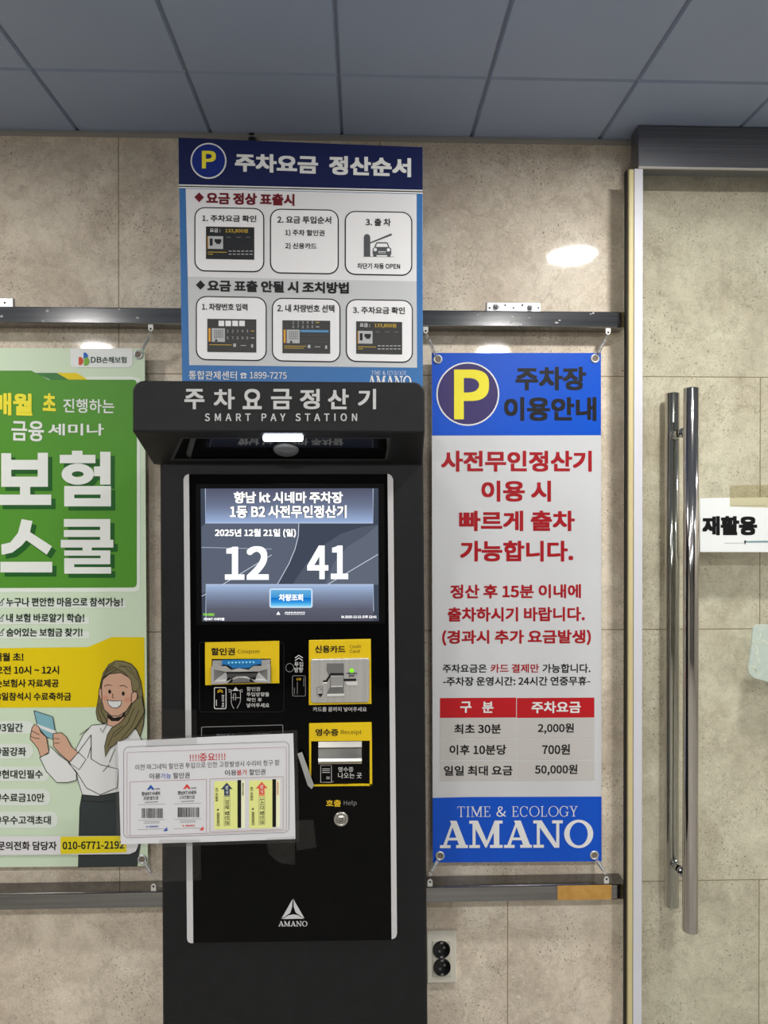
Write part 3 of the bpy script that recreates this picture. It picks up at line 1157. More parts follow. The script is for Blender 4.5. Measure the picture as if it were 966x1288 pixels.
# ------------------------------------------------------------------ parking order sign standing on the pay station
YS = 1.385
t = thing('parking_sign', 'blue and white parking fee order sign board standing on top of the pay station', 'sign', P(380, 514, YS))
NAVY, SBLUE, PANEL, GREY = M((24, 32, 78), .35), M((58, 112, 172), .38), M((224, 224, 227), .38), M((196, 199, 201), .38)
MAROON = M((108, 22, 34), .4)
q = [P(x, y, YS) for x, y in ((224.3, 172.8), (531.6, 185), (532, 514), (229.5, 512))]
m = MB()
m.prism([(v.x, v.z) for v in q], YS, YS + .004, SBLUE, .0008)
m.build('board', t)
p = Pr(YS)
p.poly([(224.6, 173.2), (531.3, 185.3), (531.6, 239), (225, 232)], NAVY, 1)
p.poly([(225, 232), (531.6, 239), (531.6, 240.6), (225, 233.6)], WHITE, 1)
p.poly([(225, 233.6), (531.6, 240.6), (531.6, 242), (225, 235)], INK, 1)
p.poly([(225, 235), (531.6, 242), (531.6, 243.8), (225, 236.6)], WHITE, 1)
p.ell(262.4, 202.6, 22.6, 22.6, WHITE, 2)
p.ell(262.4, 202.6, 20.8, 20.8, M((24, 44, 124), .35), 3)
p.text('P', 254.2, 190.2, 271.8, 212.4, YEL, .02, 4, res=6)
p.text('주차요금', 295.5, 194.5, 400, 217.5, WHITE, .024, 2, slope=.032, res=5)
p.text('정산순서', 414, 197.6, 517, 221.5, WHITE, .024, 2, slope=.032, res=5)
p.build('header_panel', t)
p = Pr(YS)
p.poly([(233.6, 237.4), (524, 244.4), (524, 354), (236.2, 348)], PANEL, 1)
p.poly([(236.2, 348), (524, 354), (524.6, 462.6), (238, 459.3)], GREY, 1)
p.build('white_panel', t)
p = Pr(YS)
p.poly([(244.5, 248.2), (250.6, 242.2), (256.7, 248.4), (250.6, 254.6)], MAROON, 2)
p.text('요금 정상 표출시', 259.5, 243, 370.5, 258, MAROON, .024, 2, slope=.022, res=4)
p.poly([(246.4, 358.6), (252.3, 352.8), (258.2, 358.8), (252.3, 364.6)], INK, 2)
p.text('요금 표출 안될 시 조치방법', 261, 353.6, 438.8, 368.2, INK, .024, 2, slope=.017, res=4)
p.text('통합관제센터', 237.6, 466.6, 298, 477.6, WHITE, .004, 2, slope=.01)
p.text('☎', 302.4, 469, 310.4, 476, WHITE, 0, 2)
p.text('1899-7275', 314.5, 468, 360.6, 476.4, WHITE, .004, 2, slope=.01)
p.slab('TIME & ECOLOGY', 467, 466.6, 511, 471.4, WHITE, 2, .01, True)
p.slab('AMANO', 462.7, 472.8, 517.4, 487, WHITE, 2, .01)
p.build('lettering', t)

BOX = M((236, 236, 238), .38)
SCR = M((33, 35, 39), .4)
SCR2 = M((58, 58, 58), .4)
GOLD = M((196, 166, 60), .4)
LG = M((182, 184, 186), .4)


def stepbox(x0, y0, x1, y1, title, tb, slope=.017):
    p = Pr(YS)
    p.slope = slope
    p.rrect(x0, y0, x1, y1, 13, INK, 2)
    p.rrect(x0 + 1.5, y0 + 1.5, x1 - 1.5, y1 - 1.5, 11.6, BOX, 3)
    p.text(title, *tb, INK, .012, 4, slope=.012)
    return p


def fee_screen(p, x0, y0, x1, y1, mt):
    W_, H_ = x1 - x0, y1 - y0
    p.slope = .017
    p.rect(x0, y0, x1, y1, mt, 4)
    X = lambda u: x0 + u * W_
    Y = lambda v: y0 + v * H_
    p.text('요금 :', X(.08), Y(.05), X(.30), Y(.17), WHITE, .01, 5)
    p.text('133,800원', X(.40), Y(.06), X(.87), Y(.20), GOLD, .012, 5)
    p.rect(X(.03), Y(.29), X(.06), Y(.68), M((200, 140, 50), .4), 5)
    p.rect(X(.05), Y(.29), X(.355), Y(.68), LG, 5.4)
    p.rect(X(.08), Y(.36), X(.14), Y(.58), SCR, 6)
    p.rect(X(.18), Y(.38), X(.32), Y(.48), SCR, 6)
    p.rect(X(.21), Y(.48), X(.30), Y(.53), SCR, 6)
    for u in (.42, .63, .83):
        p.rect(X(u), Y(.31), X(u + .09), Y(.33), M((110, 112, 114), .4), 5)
    p.rect(X(.04), Y(.77), X(.43), Y(.79), GOLD, 5)
    p.rect(X(.04), Y(.83), X(.15), Y(.85), GOLD, 5)
    for k in range(6):
        p.rect(X(.47 + k * .087), Y(.735), X(.53 + k * .087), Y(.76), LG, 5)
        p.rect(X(.47 + k * .087), Y(.83), X(.53 + k * .087), Y(.855), LG, 5)


p = stepbox(244.6, 261.2, 332.6, 342.2, '1. 주차요금 확인', (254.6, 271, 322.6, 279.4))
fee_screen(p, 259.3, 285.8, 320, 326.6, SCR)
p.build('instruction_box', t, label='instruction box showing the fee screen, first of the upper row')
p = stepbox(339.6, 263.2, 426.2, 344.8, '2. 요금 투입순서', (349, 272.4, 416.6, 281.6))
p.text('1) 주차 할인권', 359, 289.3, 408.2, 297.8, INK, .010, 4)
p.text('2) 신용카드', 359, 306, 398.4, 314.4, INK, .010, 4)
p.build('instruction_box', t, label='instruction box with two numbered text lines, upper row')
p = stepbox(433.6, 266, 518.6, 346.6, '3. 출 차', (460, 275.2, 491.6, 284.6))
IC = M((84, 86, 90), .4)
p.zoom(420, 260, .17857)
p.poly([(211, 352), (211, 218), (214, 206), (222, 197), (233, 194), (244, 197), (252, 206), (256, 218), (256, 352)], IC, 4)
p.poly([(256, 252), (402, 191), (410, 198), (408, 204), (256, 262)], IC, 4)
p.line([(205, 353), (425, 355)], 2.2, IC, 4)
p.poly([(284, 290), (296, 258), (304, 252), (372, 252), (380, 258), (392, 290), (403, 296), (404, 336), (398, 342), (398, 355), (376, 355), (376, 342), (300, 342), (300, 355), (278, 355), (278, 342), (273, 336), (274, 296)], IC, 4)
p.poly([(294, 286), (304, 262), (372, 262), (382, 286)], BOX, 5)
p.ell(291, 305, 12, 12, BOX, 5, 20)
p.ell(384, 307, 12, 12, BOX, 5, 20)
p.line([(312, 318), (366, 319)], 4, BOX, 5)
p.line([(312, 328), (366, 329)], 3, BOX, 5)
p.zoom(0, 0, 1)
p.text('차단기 자동 OPEN', 449.4, 331.4, 503.2, 338.6, INK, .010, 4, slope=.012)
p.build('instruction_box', t, label='instruction box with a car under a raised barrier')


def keypad_screen(p, x0, y0, x1, y1, second):
    W_, H_ = x1 - x0, y1 - y0
    p.slope = .012
    X = lambda u: x0 + u * W_
    Y = lambda v: y0 + v * H_
    p.rect(x0, y0, x1, y1, SCR2, 4)
    yk = .02 if second else .30
    if not second:
        for k in range(4):
            p.rect(X(.23 + k * .14), Y(.05), X(.345 + k * .14), Y(.215), BOX, 5)
    p.rect(X(.025), Y(.28), X(.068), Y(.68), M((220, 160, 60), .4), 5)
    p.rect(X(.09), Y(.28), X(.36), Y(.69), LG, 5)
    for k in range(5):
        for j in range(4):
            p.rect(X(.14 + k * .04), Y(.33 + j * .065), X(.165 + k * .04), Y(.365 + j * .065), M((120, 122, 124), .4), 6)
    p.poly([(X(.15), Y(.68)), (X(.18), Y(.60)), (X(.22), Y(.68))], SCR, 6)
    u0 = .2 if second else .39
    for r_, ds in enumerate(('12345', '67890')):
        for k, d_ in enumerate(ds):
            yy = (.02 + r_ * .13) if second else (.32 + r_ * .21)
            p.text(d_, X(u0 + .01 + k * .1), Y(yy), X(u0 + .045 + k * .1), Y(yy + .085), LG, 0, 5)
        p.rect(X(u0 + .5), Y(yy + .03), X(u0 + .57), Y(yy + .055), GOLD if r_ == 0 else LG, 5)
    if second:
        p.rect(X(.375), Y(.29), X(.965), Y(.36), M((86, 146, 190), .4), 5)
        for v in (.45, .55, .64):
            p.rect(X(.38), Y(v), X(.96), Y(v + .008), M((96, 96, 96), .4), 5)
    p.rect(X(.04), Y(.77), X(.50), Y(.79), GOLD, 5)
    if second:
        p.rect(X(.04), Y(.83), X(.45), Y(.85), GOLD, 5)
    p.rect(X(.53), Y(.74), X(.585), Y(.84), LG, 5)
    p.rect(X(.68), Y(.79), X(.79), Y(.81), LG, 5)
    p.rect(X(.895), Y(.76), X(.935), Y(.86), LG, 5)


p = stepbox(246.4, 373, 335.6, 453.8, '1. 차량번호 입력', (254.4, 382, 311.4, 390.8))
keypad_screen(p, 261, 401.6, 322.6, 443.2, False)
p.build('instruction_box', t, label='instruction box with four white squares on its screen, lower row')
p = stepbox(342, 375.2, 428.4, 455.4, '2. 내 차량번호 선택', (349, 383.4, 420.6, 393))
keypad_screen(p, 355.4, 403.4, 415.4, 444.8, True)
p.build('instruction_box', t, label='instruction box with a blue bar on its screen, lower row')
p = stepbox(435, 376.8, 519.4, 456, '3. 주차요금 확인', (444, 386.2, 509.2, 395))
fee_screen(p, 448, 404.8, 505.8, 445.6, SCR2)
p.build('instruction_box', t, label='instruction box showing the fee screen, right end of the lower row')
# ------------------------------------------------------------------ parking pay station
BODY = noisy((19, 20, 22), (23, 24, 26), 30, .5, 0, .25, 900, spec=.22)
KT = thing('pay_station', 'black parking pay station with lit touch screen, hooded top and yellow slots', 'pay station', (-.115, 1.4, 0))
SILV = M((186, 186, 188), .35)
m = MB()
q = [P(200.2, 560, YK), P(532.6, 560, YK), P(541, 1689.5, YK), P(206, 1689.5, YK)]
m.prism([(v.x, max(v.z, 0)) for v in q], YK, 1.615, BODY, .006, 3)
m.build('body', KT)

# hooded canopy: front face, sloping underside, flat top running back over the body
zt = P(350, 479.6, 1.10).z
fl, fr = P(166.5, 510, 1.10).x, P(534.2, 510, 1.10).x
bl, br_ = P(192.5, 560, YK).x, P(531.8, 560, YK).x
z1, z2 = P(350, 543.4, 1.10).z, P(350, 584, YK).z
bm = bmesh.new()
prof = [(1.10, zt, 0), (1.10, z1, 0), (YK, z2, 1), (1.615, z2, 1), (1.615, zt - .004, 1), (YK + .02, zt - .001, 1)]
A = [bm.verts.new((bl if k else fl, y, z)) for y, z, k in prof]
B = [bm.verts.new((br_ if k else fr, y, z)) for y, z, k in prof]
bm.faces.new(A)
bm.faces.new(B[::-1])
for i in range(len(prof)):
    j = (i + 1) % len(prof)
    bm.faces.new((A[j], A[i], B[i], B[j]))
bmesh.ops.recalc_face_normals(bm, faces=bm.faces)
ed = [e for e in bm.edges if {e.verts[0], e.verts[1]} in ({A[0], A[5]}, {B[0], B[5]})]
bmesh.ops.bevel(bm, geom=ed, offset=.017, segments=6, affect='EDGES', profile=0.5)
bm.normal_update()
ed = [e for e in bm.edges if e.is_manifold and e.calc_face_angle(0) > .5]
bmesh.ops.bevel(bm, geom=ed, offset=.0025, segments=2, affect='EDGES', profile=0.5)
m = MB()
m.add_bm(bm, noisy((21, 22, 24), (26, 27, 29), 30, .5, 0, .35, 700, spec=.25))
cn = m.build('canopy', KT)
p = Pr(1.0995)
LET = M((196, 197, 198), .35)
for ch, x0, x1 in (('주', 198, 259), ('차', 287, 351), ('요', 375, 433), ('금', 461, 524), ('정', 549, 609), ('산', 634, 697), ('기', 725, 780)):
    p.text(ch, 150 + .41408 * x0, 489.2, 150 + .41408 * x1, 514.8, LET, .016, 1, res=6)
p.build('title_lettering', cn)
p = Pr(1.0995)
p.text('SMART PAY STATION', 257.7, 520, 449.2, 529.8, LET, .012, 1, space=1.3, res=4)
p.build('subtitle_lettering', cn)
# glossy recessed window in the underside, lamp and sensor
cc = -(YK - 1.10) / (z1 - z2)
ca = 1.10 - cc * (z1 - EYE.z)
p = Pr(ca, 0, cc, .0012)
p.poly([(228, 550.5), (492, 550.5), (487, 579), (214, 579)], M((58, 58, 60), .45), 1.2)
p.poly([(231, 552), (489, 552), (484, 577.5), (219, 577.5)], M((8, 8, 9), .06), 1.6)
p.build('underside_panel', cn)
p = Pr(ca, 0, cc, .0012)
p.rrect(331.5, 547.2, 381.2, 555.2, 2.2, E((235, 240, 255), CANOPY_LED), 3.0)
p.build('lamp', cn)
c = Pr(ca, 0, cc, .0012).pt(360, 565.5, 2)
nn = Vector((0, -(z1 - z2), -(YK - 1.10))).normalized()
m = MB()
m.lathe(c, nn, [(0, .0205), (.003, .0195), (.0045, .016), (.0055, .008), (.0058, .0001)], M((96, 98, 100), .2), 32)
m.build('sensor_dome', cn)

# black glass front panel with silver edge strips
YP = YK - .0035
m = MB()
m.prism_px([(236.5, 596.5), (488.5, 596.2), (493.6, 1182), (241.5, 1185.8)], YP, YK + .002, noisy((4, 4, 5), (6, 6, 7), 3, .05, spec=.1))
fp = m.build('front_panel', KT)
for pts in ([(237.6, 596.4), (236, 596.4), (232.6, 598.6), (230.8, 602.6), (235.2, 1181), (236.6, 1184.8), (239.8, 1186.4), (243, 1186.2)],
            [(487.4, 596.2), (489, 596.2), (492.6, 598.6), (494.6, 603), (499.4, 1174), (498.2, 1178.4), (495.6, 1180.6), (492.6, 1181.4)]):
    m = MB()
    m.prism_px(pts, YP - .0012, YK + .001, SILV)
    m.build('side_strip', KT)

# display
m = MB()
outer = [(246.4, 608.6), (483.2, 608.2), (484.4, 784.2), (247.6, 785.6)]
m.prism_px(outer, YP - .0012, YP, M((9, 9, 10), .2), .0004)
bz = m.build('display', KT)
YD = YP - .0013
p = Pr(YD)
f4 = (230, 590, .2795)
p.zoom(*f4)
BG = E((66, 73, 88), SCREEN)
p.poly([(80, 88), (880, 86), (882, 684), (86, 686)], BG, 1)
MID, LTE, LN = E((92, 100, 117), SCREEN), E((84, 91, 107), SCREEN), E((212, 220, 232), SCREEN)
p.poly([(522, 245), (520, 300), (505, 360), (478, 425), (425, 520), (170, 520), (86, 560), (84, 260), (100, 245)], MID, 1.4)
p.poly([(878, 250), (800, 262), (710, 292), (630, 345), (560, 420), (505, 500), (495, 520), (880, 520)], LTE, 1.4)
p.poly([(878, 250), (820, 300), (740, 350), (680, 420), (640, 520), (880, 520)], E((98, 106, 122), SCREEN), 1.6)
p.line([(522, 245), (520, 300), (505, 360), (478, 425), (425, 520)], 3, LN, 1.8)
p.line([(86, 572), (170, 525), (400, 386)], 3, LN, 1.8)
p.line([(84, 352), (240, 356), (400, 360)], 3, E((170, 180, 196), SCREEN), 1.8)
p.line([(650, 520), (878, 384)], 3, LN, 1.8)
p.vgrad(102, 88, 856, 243, [(84, 88, 108), (110, 120, 146), (160, 182, 222)], 14, SCREEN, 2)
p.line([(102, 88), (102, 243), (856, 243), (856, 88)], 3, E((190, 205, 228), SCREEN), 2.4)
p.vgrad(104, 519, 858, 684, [(168, 190, 226), (126, 138, 164), (94, 96, 112), (84, 84, 98)], 14, SCREEN, 2)
p.line([(104, 684), (104, 519), (858, 519), (858, 640)], 3, E((190, 205, 228), SCREEN), 2.4)
WE = E((255, 255, 255), 1.25)
DKE = E((30, 34, 44), SCREEN)
for mt, bo, ly in ((DKE, .045, 2.3), (WE, .022, 3)):
    p.text('향남 kt 시네마 주차장', 230, 102, 720, 154, mt, bo, ly, res=4)
    p.text('1동 B2 사전무인정산기', 213, 163, 737, 220, mt, bo, ly, res=4)
    p.text('2025년 12월 21일 (일)', 145, 269, 509, 308, mt, bo, ly, res=4)
p.text('12', 190, 347, 387, 498, WE, .016, 3, res=8)
p.text('41', 560, 344, 744, 495, WE, .016, 3, res=8)
p.build('screen_image', bz, label='lit blue-grey screen image with white clock digits')
p = Pr(YD)
p.zoom(*f4)
p.rrect(390, 537, 584, 624, 10, E((210, 232, 252), SCREEN), 3)
p.vgrad(396, 543, 578, 578, [(110, 180, 226), (66, 150, 214)], 5, SCREEN, 3.4)
p.vgrad(396, 578, 578, 618, [(20, 110, 200), (50, 150, 228), (140, 220, 250)], 6, SCREEN, 3.4)
p.text('차량조회', 433, 562, 541, 593, WE, .02, 4)
p.build('screen_button', bz, label='light blue touch button on the screen')
p = Pr(YD)
p.zoom(*f4)
p.poly([(421, 655), (430, 640), (439, 655)], WE, 3)
p.text('AMANO', 458, 642, 550, 648, WE, .02, 3)
p.text('TIME & ECOLOGY', 458, 650, 550, 655, WE, .01, 3)
p.build('screen_caption', bz)
p = Pr(YD)
p.zoom(*f4)
p.text('주차사전정산', 92, 648, 143, 661, E((150, 230, 60), 1.1), .02, 3)
p.text('POINT 시네마홀', 96, 668, 188, 681, WE, .02, 3)
p.build('screen_caption', bz)
p = Pr(YD)
p.zoom(*f4)
p.text('kt 2025-12-21 오후 12:41', 714, 658, 872, 671, WE, .02, 3)
p.build('screen_caption', bz)

# printed lettering, outlines and pictograms on the black panel
p = Pr(YP)
PW, PG, PY = M((200, 200, 200), .4), M((120, 120, 120), .4), M((214, 176, 40), .4)
p.zoom(240, 795, .13457)
p.rout(80, 92, 872, 748, 30, 4, M((34, 34, 36), .3), 1)
p.rout(217, 515, 333, 719, 14, 7, PW, 1)
for dy in (0, 14):
    p.line([(250, 552 + dy), (275, 538 + dy), (300, 552 + dy)], 7, PY, 1)
p.line([(240, 632), (240, 690)], 6, PW, 1)
p.text('할인권 투입', 290, 585, 312, 700, PW, .01, 1, rot=90)
p.poly([(392, 548), (420, 512), (448, 548)], PW, 1.5)
p.line([(392, 548), (357, 536), (357, 560), (375, 560)], 4, PW, 1)
p.line([(448, 548), (482, 536), (482, 560), (465, 560)], 4, PW, 1)
p.line([(378, 545), (378, 655), (388, 690), (403, 714)], 4, PW, 1)
p.line([(462, 545), (466, 615), (460, 660), (432, 712)], 4, PW, 1)
p.line([(400, 640), (400, 578), (412, 572), (420, 580), (420, 638)], 4, PW, 1)
p.line([(380, 612), (400, 612)], 4, PW, 1)
p.line([(420, 612), (466, 614)], 4, PW, 1)
for s_, *bx in (('할인권', 522, 512, 648, 550), ('투입방향을', 522, 562, 733, 601), ('확인 후', 522, 614, 665, 651), ('넣어주세요', 522, 664, 734, 704)):
    p.text(s_, *bx, PW, .004, 1)
p.build('coupon_pictogram', fp)
p = Pr(YP)
p.zoom(240, 795, .13457)
p.poly([(104, 884), (858, 864), (858, 871), (104, 891)], PG, 1)
p.poly([(97, 892), (104, 886), (106, 1100), (99, 1100)], PG, 1)
p.poly([(856, 866), (863, 872), (866, 1090), (859, 1090)], PG, 1)
p.text('할인권 Coupon 시큐레터', 240, 946, 735, 1000, PG, .008, 1, slope=-.02)
p.build('return_slot_print', fp)
p = Pr(YP)
p.zoom(230, 790, .2795)
for dy in (0, 12):
    p.line([(505, 134 + dy), (522, 122 + dy), (539, 134 + dy)], 4, PW, 1)
p.ring(481, 178, 19, 20, 16.5, 17.5, PG, 1)
p.text('투입', 502, 152, 541, 173, PW, .004, 1)
p.text('방향', 502, 176, 541, 199, PW, .004, 1)
p.rout(492, 213, 553, 307, 8, 2.5, PG, 1)
p.text('신용', 510, 224, 533, 235, PY, .004, 1)
for u, v0, v1 in ((515, 242, 297), (544, 222, 262), (502, 268, 298)):
    p.line([(u, v0), (u, v1)], 2.4, PG, 1)
p.build('direction_pictogram', fp)
p = Pr(YP)
p.zoom(370, 795, .19400)
p.text('카드를 끝까지 넣어주세요', 122, 485, 470, 515, PW, .004, 1)
p.build('card_caption', fp)
p = Pr(YP)
p.zoom(370, 795, .19400)
p.text('호출', 207, 1087, 303, 1131, PY, .014, 1)
p.text('Help', 322, 1090, 405, 1130, PG, .0, 1)
p.build('help_caption', fp)
p = Pr(YP)
p.zoom(190, 1000, .37267)
p.poly([(478, 350), (440, 417), (446, 414), (470, 397), (476, 378)], SILV, 1)
p.poly([(480, 350), (518, 416), (512, 413), (488, 396), (482, 378)], SILV, 1)
p.poly([(443, 418), (516, 417), (496, 405), (480, 402), (462, 406)], SILV, 1)
p.slab('AMANO', 430, 425, 528, 442.5, SILV, 1)
p.build('emblem', fp)

# coupon slot
YPL = YP - .003
YELP = noisy((208, 176, 8), (216, 184, 14), 8, .4)
m = MB()
zc = lambda x, y: (240 + x * .13457, 795 + y * .13457)
frame = [zc(*v) for v in ((133, 98), (826, 85), (826, 476), (135, 497))]
for pts in ([(133, 98), (826, 85), (826, 248), (133, 252)], [(133, 252), (194, 252), (194, 495), (135, 497)], [(748, 248), (826, 248), (826, 478), (748, 480)],
            [(194, 486), (748, 472), (748, 480), (194, 495)]):
    m.prism_px([zc(*v) for v in pts], YPL, YP, YELP)
m.prism_px([zc(*v) for v in ((194, 252), (748, 248), (748, 473), (194, 487))], YP - .0004, YP, DARKHOLE)
cs = m.build('coupon_slot', KT)
p = Pr(YPL)
p.zoom(240, 795, .13457)
p.text('할인권', 190, 147, 412, 216, INK, .016, 1)
p.text('Coupon', 437, 163, 640, 206, M((70, 58, 20), .4), 0, 1)
p.build('lettering', cs)
# sculpted metal mouth
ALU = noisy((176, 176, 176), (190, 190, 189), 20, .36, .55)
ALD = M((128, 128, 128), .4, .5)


def hull(m, ring_pts, ya, mt):
    """facet given as (x, y, depth offset toward the viewer)"""
    v = []
    for x, y, h in ring_pts:
        X, Y = zc(x, y)
        v.append(P(X, Y, ya - h))
    m.add(v, [tuple(range(len(v)))], mt)


m = MB()
hi, lo_ = .010, .003
up_ = [(190, 318, hi), (330, 318, hi), (378, 352, hi), (450, 338, hi), (540, 350, hi), (590, 316, hi), (745, 316, hi)]
dn_ = [(190, 490, hi), (340, 482, hi), (385, 436, hi), (430, 414, hi), (520, 414, hi), (560, 436, hi), (602, 472, hi), (745, 476, hi)]
mouth_t = [(332, 378, lo_), (632, 374, lo_)]
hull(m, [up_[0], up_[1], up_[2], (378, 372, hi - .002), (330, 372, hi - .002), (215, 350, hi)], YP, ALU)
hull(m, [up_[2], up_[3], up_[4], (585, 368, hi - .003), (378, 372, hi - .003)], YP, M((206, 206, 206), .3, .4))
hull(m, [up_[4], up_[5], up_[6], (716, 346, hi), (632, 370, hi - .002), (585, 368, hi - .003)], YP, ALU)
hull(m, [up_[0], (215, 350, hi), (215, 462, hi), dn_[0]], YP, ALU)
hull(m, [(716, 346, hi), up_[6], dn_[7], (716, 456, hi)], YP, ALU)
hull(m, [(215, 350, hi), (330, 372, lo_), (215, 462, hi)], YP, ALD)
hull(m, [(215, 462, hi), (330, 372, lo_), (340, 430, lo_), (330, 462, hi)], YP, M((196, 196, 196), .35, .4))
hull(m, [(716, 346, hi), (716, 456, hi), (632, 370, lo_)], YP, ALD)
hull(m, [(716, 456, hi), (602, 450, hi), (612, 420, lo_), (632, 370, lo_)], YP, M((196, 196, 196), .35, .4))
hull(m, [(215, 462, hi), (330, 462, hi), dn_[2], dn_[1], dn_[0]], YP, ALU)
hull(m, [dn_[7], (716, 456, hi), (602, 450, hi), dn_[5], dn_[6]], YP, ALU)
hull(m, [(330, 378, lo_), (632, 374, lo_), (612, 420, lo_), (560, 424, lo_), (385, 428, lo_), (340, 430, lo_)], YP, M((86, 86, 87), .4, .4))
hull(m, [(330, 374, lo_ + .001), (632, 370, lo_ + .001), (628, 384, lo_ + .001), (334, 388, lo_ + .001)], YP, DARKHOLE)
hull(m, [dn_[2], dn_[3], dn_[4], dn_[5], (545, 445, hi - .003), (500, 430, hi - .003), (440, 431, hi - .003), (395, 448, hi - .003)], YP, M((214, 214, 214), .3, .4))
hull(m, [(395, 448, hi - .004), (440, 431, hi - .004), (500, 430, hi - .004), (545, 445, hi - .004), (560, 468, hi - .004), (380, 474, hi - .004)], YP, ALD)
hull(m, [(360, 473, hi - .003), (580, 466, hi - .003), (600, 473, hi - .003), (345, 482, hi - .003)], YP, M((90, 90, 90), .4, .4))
for a_, b_ in ((up_, None), (dn_, None)):
    for k in range(len(a_) - 1):
        (xa, ya_, ha), (xb_, yb_, hb_) = a_[k], a_[k + 1]
        A_, B_ = zc(xa, ya_), zc(xb_, yb_)
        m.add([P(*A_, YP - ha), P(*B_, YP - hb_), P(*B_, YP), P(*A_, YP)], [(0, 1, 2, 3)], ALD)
m.prism_px([zc(*v) for v in ((202, 268), (292, 266), (292, 316), (202, 318))], YP - .004, YP, ALU)
m.prism_px([zc(*v) for v in ((660, 262), (742, 258), (742, 316), (660, 316))], YP - .004, YP, ALU)
m.build('metal_mouth', cs)
m = MB()
m.prism_px([zc(*v) for v in ((290, 264), (660, 258), (655, 300), (590, 308), (545, 336), (390, 338), (345, 308), (292, 304))], YP - .0055, YP, M((40, 112, 172), .3))
for k in range(8):
    c = P(*zc(355 + k * 33, 288 - k * .7), YP - .0056)
    m.lathe(c, (0, -1, 0), [(0, .0018), (.0008, .0014), (.0010, .0001)], M((120, 200, 226), .3), 10)
m.build('blue_guide', cs)

# credit card reader
z8 = lambda x, y: (370 + x * .19400, 795 + y * .19400)
m = MB()
m.prism_px([z8(*v) for v in ((95, 54), (497, 46), (501, 466), (95, 474))], YPL, YP, YELP, .0006)
cr = m.build('card_reader', KT)
m = MB()
r_ = 14
o = [z8(108 + 12, 177), z8(475, 170), z8(484, 174), z8(487, 184), z8(487, 440), z8(481, 452), z8(470, 456), z8(126, 460), z8(113, 455), z8(108, 444), z8(107, 190), z8(111, 180)]
BR2 = noisy((178, 178, 176), (192, 192, 190), 6, .34, .5, stretch=(40, 1, 1))
m.prism_px(o, YPL - .005, YPL + .001, BR2, .0012)
m.build('metal_plate', cr)
YQ = YPL - .0052
m = MB()
m.prism_px([z8(*v) for v in ((212, 203), (322, 203), (322, 395), (330, 402), (326, 414), (212, 416), (206, 408), (214, 394), (232, 355), (232, 300), (210, 250))], YQ - .0002, YQ + .001, M((120, 120, 119), .36, .4))
m.prism_px([z8(*v) for v in ((236, 284), (318, 283), (318, 352), (238, 354))], YQ - .0024, YQ, M((158, 158, 156), .34, .4), .0005)
m.prism_px([z8(*v) for v in ((234, 266), (322, 266), (322, 284), (234, 284))], YQ - .0004, YQ, DARKHOLE)
m.prism_px([z8(*v) for v in ((186, 314), (205, 312), (234, 268), (238, 284), (214, 324), (188, 326))], YQ - .0003, YQ, DARKHOLE)
m.prism_px([z8(*v) for v in ((186, 326), (214, 326), (212, 334), (186, 332))], YQ - .0006, YQ, M((226, 226, 224), .35))
m.prism_px([z8(*v) for v in ((322, 303), (402, 302), (402, 318), (322, 319))], YQ - .0003, YQ, DARKHOLE)
m.prism_px([z8(*v) for v in ((328, 322), (410, 320), (410, 344), (346, 346))], YQ - .0006, YQ, M((214, 214, 212), .35, .3))
m.prism_px([z8(*v) for v in ((212, 402), (328, 400), (326, 413), (212, 416))], YQ - .0008, YQ, M((220, 220, 218), .35, .3))
m.prism_px([z8(*v) for v in ((238, 350), (314, 349), (314, 356), (238, 357))], YQ - .0026, YQ, M((214, 214, 212), .35, .3))
m.build('card_slot', cr)
m = MB()
c = P(*z8(373, 250), YQ)
m.lathe(c, (0, -1, 0), [(0, .0036), (.0012, .003), (.0016, .0001)], E((130, 235, 40), 1.3), 20)
m.build('status_light', cr)
p = Pr(YQ + .0002)
p.zoom(370, 795, .19400)
p.text('SAMSUNG', 340, 262, 408, 273, INK, .02, 1)
p.text('pay', 355, 277, 392, 292, INK, .02, 1)
p.build('pay_mark', cr)
p = Pr(YQ + .0002)
p.zoom(370, 795, .19400)
for q in ([(148, 360), (148, 410), (170, 422), (185, 404), (185, 352), (168, 352), (162, 358), (148, 360)], [(166, 366), (178, 366), (178, 376), (166, 376)]):
    p.line(q, 2.5, M((60, 60, 60), .4), 1)
p.poly([(152, 402), (176, 398), (186, 404), (170, 420)], INK, 1)
p.zoom(370, 795, .19400)
p.build('card_pictogram', cr)
p = Pr(YPL)
p.zoom(370, 795, .19400)
p.text('신용카드', 135, 87, 332, 134, INK, .016, 1)
p.text('Credit', 360, 82, 434, 104, M((70, 58, 20), .4), 0, 1)
p.text('Card', 361, 112, 424, 134, M((70, 58, 20), .4), 0, 1)
p.build('lettering', cr)

# receipt outlet
m = MB()
for pts in ([(97, 594), (502, 587), (504, 704), (97, 708)], [(97, 708), (110, 708), (110, 1000), (99, 1001)], [(490, 704), (504, 704), (506, 996), (490, 997)], [(99, 992), (506, 986), (506, 997), (99, 1001)]):
    m.prism_px([z8(*v) for v in pts], YPL, YP, YELP)
ro = m.build('receipt_outlet', KT)
m = MB()
A_ = [z8(157, 711), z8(437, 708), z8(437, 752), z8(157, 756)]
STL = noisy((176, 174, 168), (204, 202, 196), 9, .28, .55)
yv = [YP - .001, YP - .004, YP - .006, YP - .016, YP - .018, YP - .012]
rows = [711, 752, 757, 822, 840, 857]
pts = []
for y_, rv in zip(yv, rows):
    for x_ in (157, 438):
        X, Y = z8(x_, rv - (3 if x_ > 200 else 0))
        pts.append(P(X, Y, y_))
STM = noisy((120, 118, 113), (176, 173, 166), 14, .25, .75)  # brighter and darker steel bands paint in the chute's light and shade
